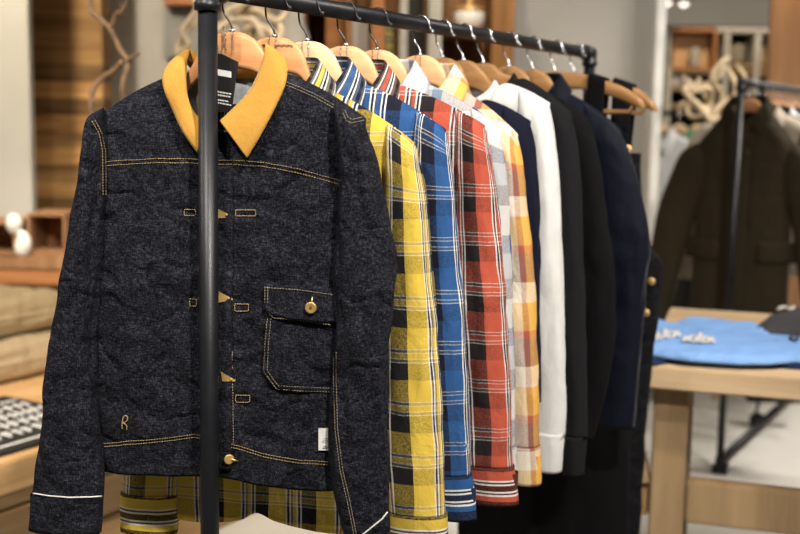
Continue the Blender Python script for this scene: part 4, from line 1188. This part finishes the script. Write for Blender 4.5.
plain_garment('coat', gc, 'long dark olive coat at the front of the second rack', M['coat'], 'coat', tip=(.185,-.235), nk=.055, nw=-.075, hem=-1.14, sl=.70, seed=5, T=.05, res=(80,90),
    hlabel='wooden hanger inside the dark olive coat', wide=1.2, flare=.085, extra=coat_extra)
cols = [('ecru','pale brown'),('black_knit','black'),('white_knit','white'),('navy_knit','dark navy'),('palegrey','pale grey'),('black_knit','black'),('white_knit','white'),('charcoal','charcoal')]
place = ('first','second','third','fourth','fifth','sixth','seventh','eighth')
for i, (mt, nm) in enumerate(cols):
    plain_garment('shirt', MG(A2+RD*(.30+.125*i), -24), '%s shirt, %s behind the olive coat on the second rack' % (nm, place[i]), M[mt], 'shirt', 'shirts behind the olive coat on the second rack',
        hem=-.72, seed=20+i, hlabel='wooden hanger of the %s shirt behind the olive coat' % (place[i],), hgroup='wooden hangers on the second rack', tip=(.20,-.16))
# ---- distant rack seen past the white frame
A3 = at(654, 114, 6.0); A3.z = at(680, 113.5, 6.0).z; B3 = Vector((at(735,113,6.15).x, 6.15, A3.z))
rack(A3, B3, A3.z, 'distant low rack of pale garments beyond the white frame', .2)
D3 = (B3-A3).normalized(); an = math.degrees(math.atan2(D3.y, D3.x))-90
cl3 = [('white_knit','white'),('green','green'),('palegrey','pale grey'),('ecru','ecru')]
for i, (mt, nm) in enumerate(cl3):
    plain_garment('hanging_top', MG(A3+D3*(.04+.115*i), an+38), '%s top, %s from the left on the distant rack' % (nm, place[i]), M[mt], 'top', 'pale tops on the distant rack', hem=-.62, sl=.5, seed=40+i, T=.02,
        hlabel='pale hanger of the %s top on the distant rack' % place[i], hmat='hanger_pale', hgroup='hangers on the distant rack', res=(24,30), wide=.7)

# ---- table
TZ = .70
n0, n1 = atz(643, 366, TZ), atz(800, 378.5, TZ)
e1 = (n1-n0).normalized(); e2 = Vector((-e1.y, e1.x, 0))
org = n0 + Vector((0,0,0))
TM = Matrix(((e1.x,e2.x,0,org.x),(e1.y,e2.y,0,org.y),(0,0,1,0),(0,0,0,1)))
t = empty('trestle_table', TM, 'pale wooden trestle table holding blue shirts at the right', 'table')
bm = bmesh.new()
for k in range(5): box(bm, (0,.0+k*.193,TZ-.055), (1.6,.190+k*.193,TZ), bev=.004)
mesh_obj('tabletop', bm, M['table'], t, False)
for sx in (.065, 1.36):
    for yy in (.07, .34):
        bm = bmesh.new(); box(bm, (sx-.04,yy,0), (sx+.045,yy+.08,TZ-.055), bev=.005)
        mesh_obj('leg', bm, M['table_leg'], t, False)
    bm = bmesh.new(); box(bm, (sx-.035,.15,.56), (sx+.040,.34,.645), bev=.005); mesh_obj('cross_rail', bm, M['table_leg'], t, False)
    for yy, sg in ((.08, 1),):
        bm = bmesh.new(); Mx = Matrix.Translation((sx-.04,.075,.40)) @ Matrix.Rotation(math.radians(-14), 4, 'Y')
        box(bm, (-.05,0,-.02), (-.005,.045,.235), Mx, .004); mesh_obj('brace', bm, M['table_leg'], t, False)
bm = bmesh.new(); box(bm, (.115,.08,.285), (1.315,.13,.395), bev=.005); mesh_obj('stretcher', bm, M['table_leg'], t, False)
bm = bmesh.new(); box(bm, (-.06,.10,.285), (.022,.15,.37), bev=.005); mesh_obj('tenon_block', bm, M['oak'], t, False)
# ---- folded shirts on the table
def folded(name, poly, z0, th, mat, label, cat='t-shirt', seed=0, res=60, group=None):
    P = [atz(x, y, z0+th) for x, y in poly]
    cx = sum((p for p in P), Vector())/len(P); o = Vector((cx.x, cx.y, z0))
    t = empty(name, o, label, cat, group)
    bm = bmesh.new()
    xs = [p.x for p in P]; ys = [p.y for p in P]
    vs = [bm.verts.new((p.x-o.x, p.y-o.y, 0)) for p in P]; f = bm.faces.new(vs)
    bmesh.ops.triangulate(bm, faces=[f])
    bmesh.ops.subdivide_edges(bm, edges=bm.edges[:], cuts=5, use_grid_fill=True)
    bmesh.ops.subdivide_edges(bm, edges=bm.edges[:], cuts=2, use_grid_fill=True)
    bnd = [v for v in bm.verts if v.is_boundary]
    bl = [v.co.copy() for v in bnd]
    top = {}
    r = bmesh.ops.extrude_face_region(bm, geom=bm.faces[:])
    for v in r['geom']:
        if isinstance(v, bmesh.types.BMVert):
            d = min((v.co-b).length for b in bl)
            k = math.sqrt(max(0, 1-(1-min(1, d/.03))**2))
            v.co.z = th*(.35+.55*k) + .007*k*nz(v.co.x*7+seed, v.co.y*18, seed)+.004*k*nz(v.co.x*16, v.co.y*30, seed)
    bmesh.ops.recalc_face_normals(bm, faces=bm.faces[:])
    mesh_obj('shirt_cloth', bm, mat, t); return t, o
folded('folded_tshirt', [(640,350),(668,352),(720,352),(800,355),(815,366),(800,363.5),(768,361),(735,358),(700,357),(668,357.5),(655,360),(640,361)], TZ, .016, M['teenavy'], 'dark navy shirt beneath the blue t-shirt on the table, doubling as its edge shadow', seed=9)  # navy strip also paints the shadow under the blue shirt's front edge
tb_, ob_ = folded('folded_tshirt', [(630,331),(652,327),(700,326),(750,330),(800,334),(830,338),(835,358),(795,355),(770,357),(740,357),(690,354),(660,350),(630,345)], TZ+.014, .020, M['teeblue'], 'bright blue t-shirt with white lettering along the front of the table', seed=3)
folded('folded_tshirt', [(630,322),(648,313),(672,319),(688,315),(720,316),(752,321),(782,326),(760,333),(700,332),(640,331)], TZ, .030, M['teeblue'], 'bright blue t-shirt folded behind the lettered blue one on the table', seed=6)
tg_, og_ = folded('folded_tshirt', [(756,321),(768,312),(782,306),(800,303),(840,303),(845,326),(790,326),(762,326)], TZ, .04, M['teegrey'], 'dark grey folded shirt with a small pale motif at the back of the table', seed=12)
bm = bmesh.new(); zt = TZ+.014+.020+.004
rnd = random.Random(4)
def letter(x, y, kind, k=1.0):
    sh = {'o': [(0,0),(2,-3),(5,-2.4),(5.6,0.6),(3,2.6),(0.4,1.6),(0,0)], 'l': [(0,2.5),(3,-1),(4.5,-5),(3,-5.2),(2.6,0),(4,2.6),(6,1.6)],
          'n': [(0,2.4),(1.2,-2),(1,2),(3.4,-2.2),(4,2.2),(6,1.4)], 'e': [(0,.6),(4,-.8),(3,-3),(.6,-1),(1.2,2.2),(4,2.4),(6,1)], 's': [(0,2.6),(3,-3.2),(4.6,-1.4),(3.8,2.4),(1,2.2),(6,1.6)]}[kind]
    tube(bm, smooth_path([atz(x+a_*k, y+b_*k, zt)-ob_ for a_, b_ in sh], 4), .0045, 5, flat=.4)
x = 648.5
for i, ch in enumerate('selon'): letter(x, 337-i*.9, ch, 1.1); x += 6.4
mesh_obj('lettering', bm, M['white'], tb_, label='white script lettering, left word')
bm = bmesh.new()
x = 683.5
for i, ch in enumerate('nolen'): letter(x, 338.5+i*.2, ch, 1.1); x += 6.2
mesh_obj('lettering', bm, M['white'], tb_, label='white script lettering, right word')
bm = bmesh.new(); q = [atz(x, y, zt+.001)-ob_ for x, y in ((790,337),(794,334.5),(798,338),(794,340),(790,337))]
tube(bm, smooth_path(q, 4), .0035, 5); mesh_obj('emblem', bm, M['teegrey'], tb_, label='small grey emblem')
bm = bmesh.new(); q = [atz(x, y, TZ+.043)-og_ for x, y in ((778,309),(784,307),(790,309),(794,307))]
tube(bm, smooth_path(q, 4), .005, 5); mesh_obj('motif', bm, M['white'], tg_, label='small pale printed motif')

# ---- plank platform at the left, running parallel to the rack
b1 = atz(256, 513, 0); e2 = RD.copy(); e1 = Vector((RD.y, -RD.x, 0))     # e1 points to the right of the platform face
PZ = .425
PM = Matrix(((-e1.x, e2.x, 0, b1.x),(-e1.y, e2.y, 0, b1.y),(0,0,1,0),(0,0,0,1)))   # x: away from the face, y: along
def ploc(x, y, z): q = atz(x, y, z)-b1; return (q.dot(-e1), q.dot(e2))
t = empty('plank_platform', PM, 'low platform of golden wooden planks at the lower left', 'platform')
bm = bmesh.new(); box(bm, (.006,-2.2,PZ-.12), (.9,.55,PZ), bev=.004); mesh_obj('top_planks', bm, M['oak_y'], t, False)
bm = bmesh.new(); box(bm, (.0,-2.2,PZ-.235), (.045,.55,PZ-.126), bev=.004); mesh_obj('face_board', bm, M['oak_y'], t, False)
bm = bmesh.new(); box(bm, (.004,-2.2,.0), (.05,.55,PZ-.242), bev=.004); mesh_obj('face_board', bm, M['oak_y'], t, False)
# black mat with white lettering lying on the platform
a = ploc(0, 458, PZ); b = ploc(42, 447, PZ); c = ploc(0, 401, PZ)
tm = empty('lettered_mat', PM @ Matrix.Translation((a[0]+.02, a[1], PZ)), 'black mat covered in white lettering on the plank platform', 'mat')
dx = c[0]-a[0]; 
print('mat', a, b, c)
bm = bmesh.new(); box(bm, (-.02,-.5,.0), (max(.25, abs(dx)),.42,.008), bev=.003); mesh_obj('mat_cloth', bm, M['card_black'], tm, False)
bm = bmesh.new(); rnd = random.Random(2); wd = max(.25, abs(dx))
rows_ = 6
for j in range(rows_):
    xx = .0+(wd-.03)*(j+.15)/rows_; hh = (wd-.03)/rows_*.62; yy = -.48
    while yy < .38:
        lw = rnd.uniform(.012, .030)
        if j in (0, 5): box(bm, (xx+hh*.3,yy,.0075), (xx+hh*.55,yy+.04,.0095)); yy += .04; continue
        for (p, q) in (((xx, yy), (xx+hh, yy+.002)), ((xx+hh, yy), (xx+hh*.9, yy+lw*.8)), ((xx+hh*.45, yy), (xx+hh*.5, yy+lw*.7))):
            tube(bm, [(p[0],p[1],.0088),(q[0],q[1],.0088)], .0034, 5)
        yy += lw+.010
mesh_obj('lettering', bm, M['white_print'], tm, False, label='rows of white lettering')
# khaki bundles behind the mat
def cushion(name, lo, hi, mat, label, cat, parentM, seed, extra=None):
    t = empty(name, parentM, label, cat)
    bm = bmesh.new(); bmesh.ops.create_cube(bm, size=2); bmesh.ops.subdivide_edges(bm, edges=bm.edges[:], cuts=22, use_grid_fill=True)
    c = [(a+b)/2 for a, b in zip(lo, hi)]; h = [(b-a)/2 for a, b in zip(lo, hi)]
    for v in bm.verts:
        x, y, z = v.co; r = max(abs(x), abs(y), abs(z)); l = v.co.length
        e = 5.0; k = (abs(x)**e+abs(y)**e+abs(z)**e)**(1/e)
        p = v.co/k
        pinch = 1-.22*(abs(p.x)**4+abs(p.y)**4)/2
        q = nz(p.x*1.6+seed, p.y*3, p.z*2)*.16+nz(p.x*4, p.y*6+seed, p.z*2)*.12
        v.co = Vector((c[0]+h[0]*p.x*(1+q*.3), c[1]+h[1]*p.y*(1+q*.3), c[2]+h[2]*p.z*(pinch+q*(1 if p.z > -.8 else 0))))
    mesh_obj('padding', bm, mat, t)
    if extra: extra(t, c, h)
    return t
d0 = ploc(0, 392, PZ); 
def piping(t, c, h):
    bm = bmesh.new(); pts = []
    for k in range(33):
        a = 2*PI*k/32; x, y = math.cos(a), math.sin(a); k_ = (abs(x)**5+abs(y)**5)**.2
        pts.append((c[0]+h[0]*x/k_*1.0, c[1]+h[1]*y/k_*1.0, c[2]))
    tube(bm, pts, .006, 6); mesh_obj('piping', bm, M['khaki2'], t)
PX = lambda x, y, z: PM @ Matrix.Translation((x, y, z))
cushion('folded_blanket', (-.16,-.45,0), (.16,.44,.135), M['khaki2'], 'thick pale khaki blanket folded on the platform behind the lettered mat', 'blanket', PX(d0[0]+.21, d0[1]+.12, PZ), 2, piping)
cushion('khaki_bag', (-.13,-.34,0), (.13,.26,.14), M['khaki'], 'crumpled khaki canvas bag lying on the folded blanket', 'bag', PX(d0[0]+.23, d0[1]+.14, PZ+.137), 8, piping)
# bench of heavy boards with crates behind
BY = 4.05
def bz(y): return at(30, y, BY).z
o = Vector((at(20,270,BY).x, BY, 0)); t = empty('plank_bench', o, 'heavy brown wooden bench behind the khaki bag at the left', 'bench')
xa, xb = at(-90,270,BY).x-o.x, at(67,270,BY).x-o.x
for y0, y1 in ((256,270),(270.6,286)):
    bm = bmesh.new(); box(bm, (xa,0,bz(y1)), (xb,.33,bz(y0)), bev=.006); mesh_obj('board', bm, M['redwood' if y0 > 260 else 'column'], t, False)
for xx in (xa+.02, xb-.09):
    bm = bmesh.new(); box(bm, (xx,.04,0), (xx+.07,.30,bz(286)), bev=.005); mesh_obj('leg', bm, M['brownwood'], t, False)
def crate(x0, x1, y0, y1, Y, label, mat):
    z0, z1 = bz(y1), at(20, y0, Y).z; a, b = at(x0,240,Y).x, at(x1,240,Y).x; o = Vector(((a+b)/2, Y, z0)); h = (b-a)/2
    t = empty('wooden_crate', o, label, 'crate', None); th = .012; H_ = z1-z0
    for nm, lo, hi in (('side_board',(-h,0,th),(-h+th,.22,H_-th)),('side_board',(h-th,0,th),(h,.22,H_-th)),('top_board',(-h,0,H_-th),(h,.22,H_)),('bottom_board',(-h,0,0),(h,.22,th)),('back_board',(-h+th,.208,th),(h-th,.22,H_-th))):
        bm = bmesh.new(); box(bm, lo, hi, bev=.002); mesh_obj(nm, bm, M['redwood' if nm == 'back_board' else mat], t, False)
    return t
crate(27, 66, 213, 256, BY+.07, 'open wooden crate with reddish inside on the bench at the left', 'column')
crate(-45, 16, 222, 256, BY-.0, 'closed looking wooden crate at the left edge on the bench', 'column')
bm = bmesh.new(); a, b = at(-44,240,BY).x, at(15.5,240,BY).x
# white two-lobed ornament in front of the crate
pc = at(20, 250, BY+.04); bm = bmesh.new()
P_ = smooth_path([(.006,0,.0),(.014,0,.02),(.020,0,.05),(.014,0,.078),(-.004,0,.090),(-.012,0,.11),(-.010,0,.135),(-.004,0,.150)], 5)
n = len(P_); tube(bm, P_, [.012+.019*abs(math.sin(PI*1.9*k/(n-1)+.3)) if k < n-1 else .006 for k in range(n)], 16)
ob = mesh_obj('white_ornament', bm, M['ceramic']); ob.location = (pc.x, pc.y-.02, bz(256)+.001); tag(ob, 'curved white ceramic ornament standing before the open crate', 'ornament')

# ================================================================== LIGHT
w = bpy.data.worlds.new('room_ambience'); bpy.context.scene.world = w; w.use_nodes = True
w.node_tree.nodes['Background'].inputs[0].default_value = (.92,.96,1,1); w.node_tree.nodes['Background'].inputs[1].default_value = .17
def spot(p, target, energy, size=60, rad=.05, col=(1,.93,.84), blend=.7):
    ld = bpy.data.lights.new('spot', 'SPOT'); ld.energy = energy; ld.spot_size = math.radians(size); ld.spot_blend = blend; ld.shadow_soft_size = rad; ld.color = col
    o = bpy.data.objects.new('spot_light', ld); C.objects.link(o); o.location = p
    o.rotation_euler = (Vector(target)-Vector(p)).to_track_quat('-Z', 'Y').to_euler(); return o
def point(p, energy, rad=.15, col=(1,.92,.84)):
    ld = bpy.data.lights.new('lamp', 'POINT'); ld.energy = energy; ld.shadow_soft_size = rad; ld.color = col
    o = bpy.data.objects.new('point_light', ld); C.objects.link(o); o.location = p
spot((.62,.0,2.75), (-.15,1.75,1.15), 300, 55, .045)
spot((-.75,.1,2.85), (-.2,1.75,1.2), 75, 50, .045)         # key over the rack
spot((1.5,.8,2.9), (.3,2.3,1.1), 175, 50, .05)
spot((-.9,.4,2.9), (-.9,3.0,.5), 150, 60, .06)
spot((-1.6,3.3,2.9), (-1.75,4.8,1.4), 230, 75, .08, (1,.86,.66))
spot((-1.3,2.0,2.9), (-1.25,3.3,.4), 260, 55, .06, (1,.84,.64))
spot((1.5,1.5,2.9), (1.1,2.95,.7), 210, 60, .06)
spot((2.6,3.9,2.9), (1.9,5.2,.0), 360, 100, .35)
spot((.5,3.6,2.9), (.4,5.2,1.5), 70, 80, .1)
spot((1.8,6.0,2.9), (2.0,7.3,1.4), 100, 90, .1, (1,.84,.62))
spot((.0,3.2,2.9), (-.1,4.5,1.6), 90, 70, .1, (1,.82,.6))
spot((-.2,2.5,2.9), (-.55,3.7,1.45), 90, 40, .06)  # extra spot added to brighten the pale driftwood
spot((1.9,3.3,2.9), (2.0,5.2,1.3), 60, 50, .08)
point((2.6,7.0,2.5), 40); point((-2.0,1.5,2.7), 45); point((2.4,3.2,2.7), 55)  # bare point lights out of view, no fixtures modelled
sc = bpy.context.scene
sc.view_settings.view_transform = 'Standard'; sc.view_settings.look = 'None'; sc.view_settings.exposure = 0; sc.view_settings.gamma = 1
sc.view_settings.use_curve_mapping = False
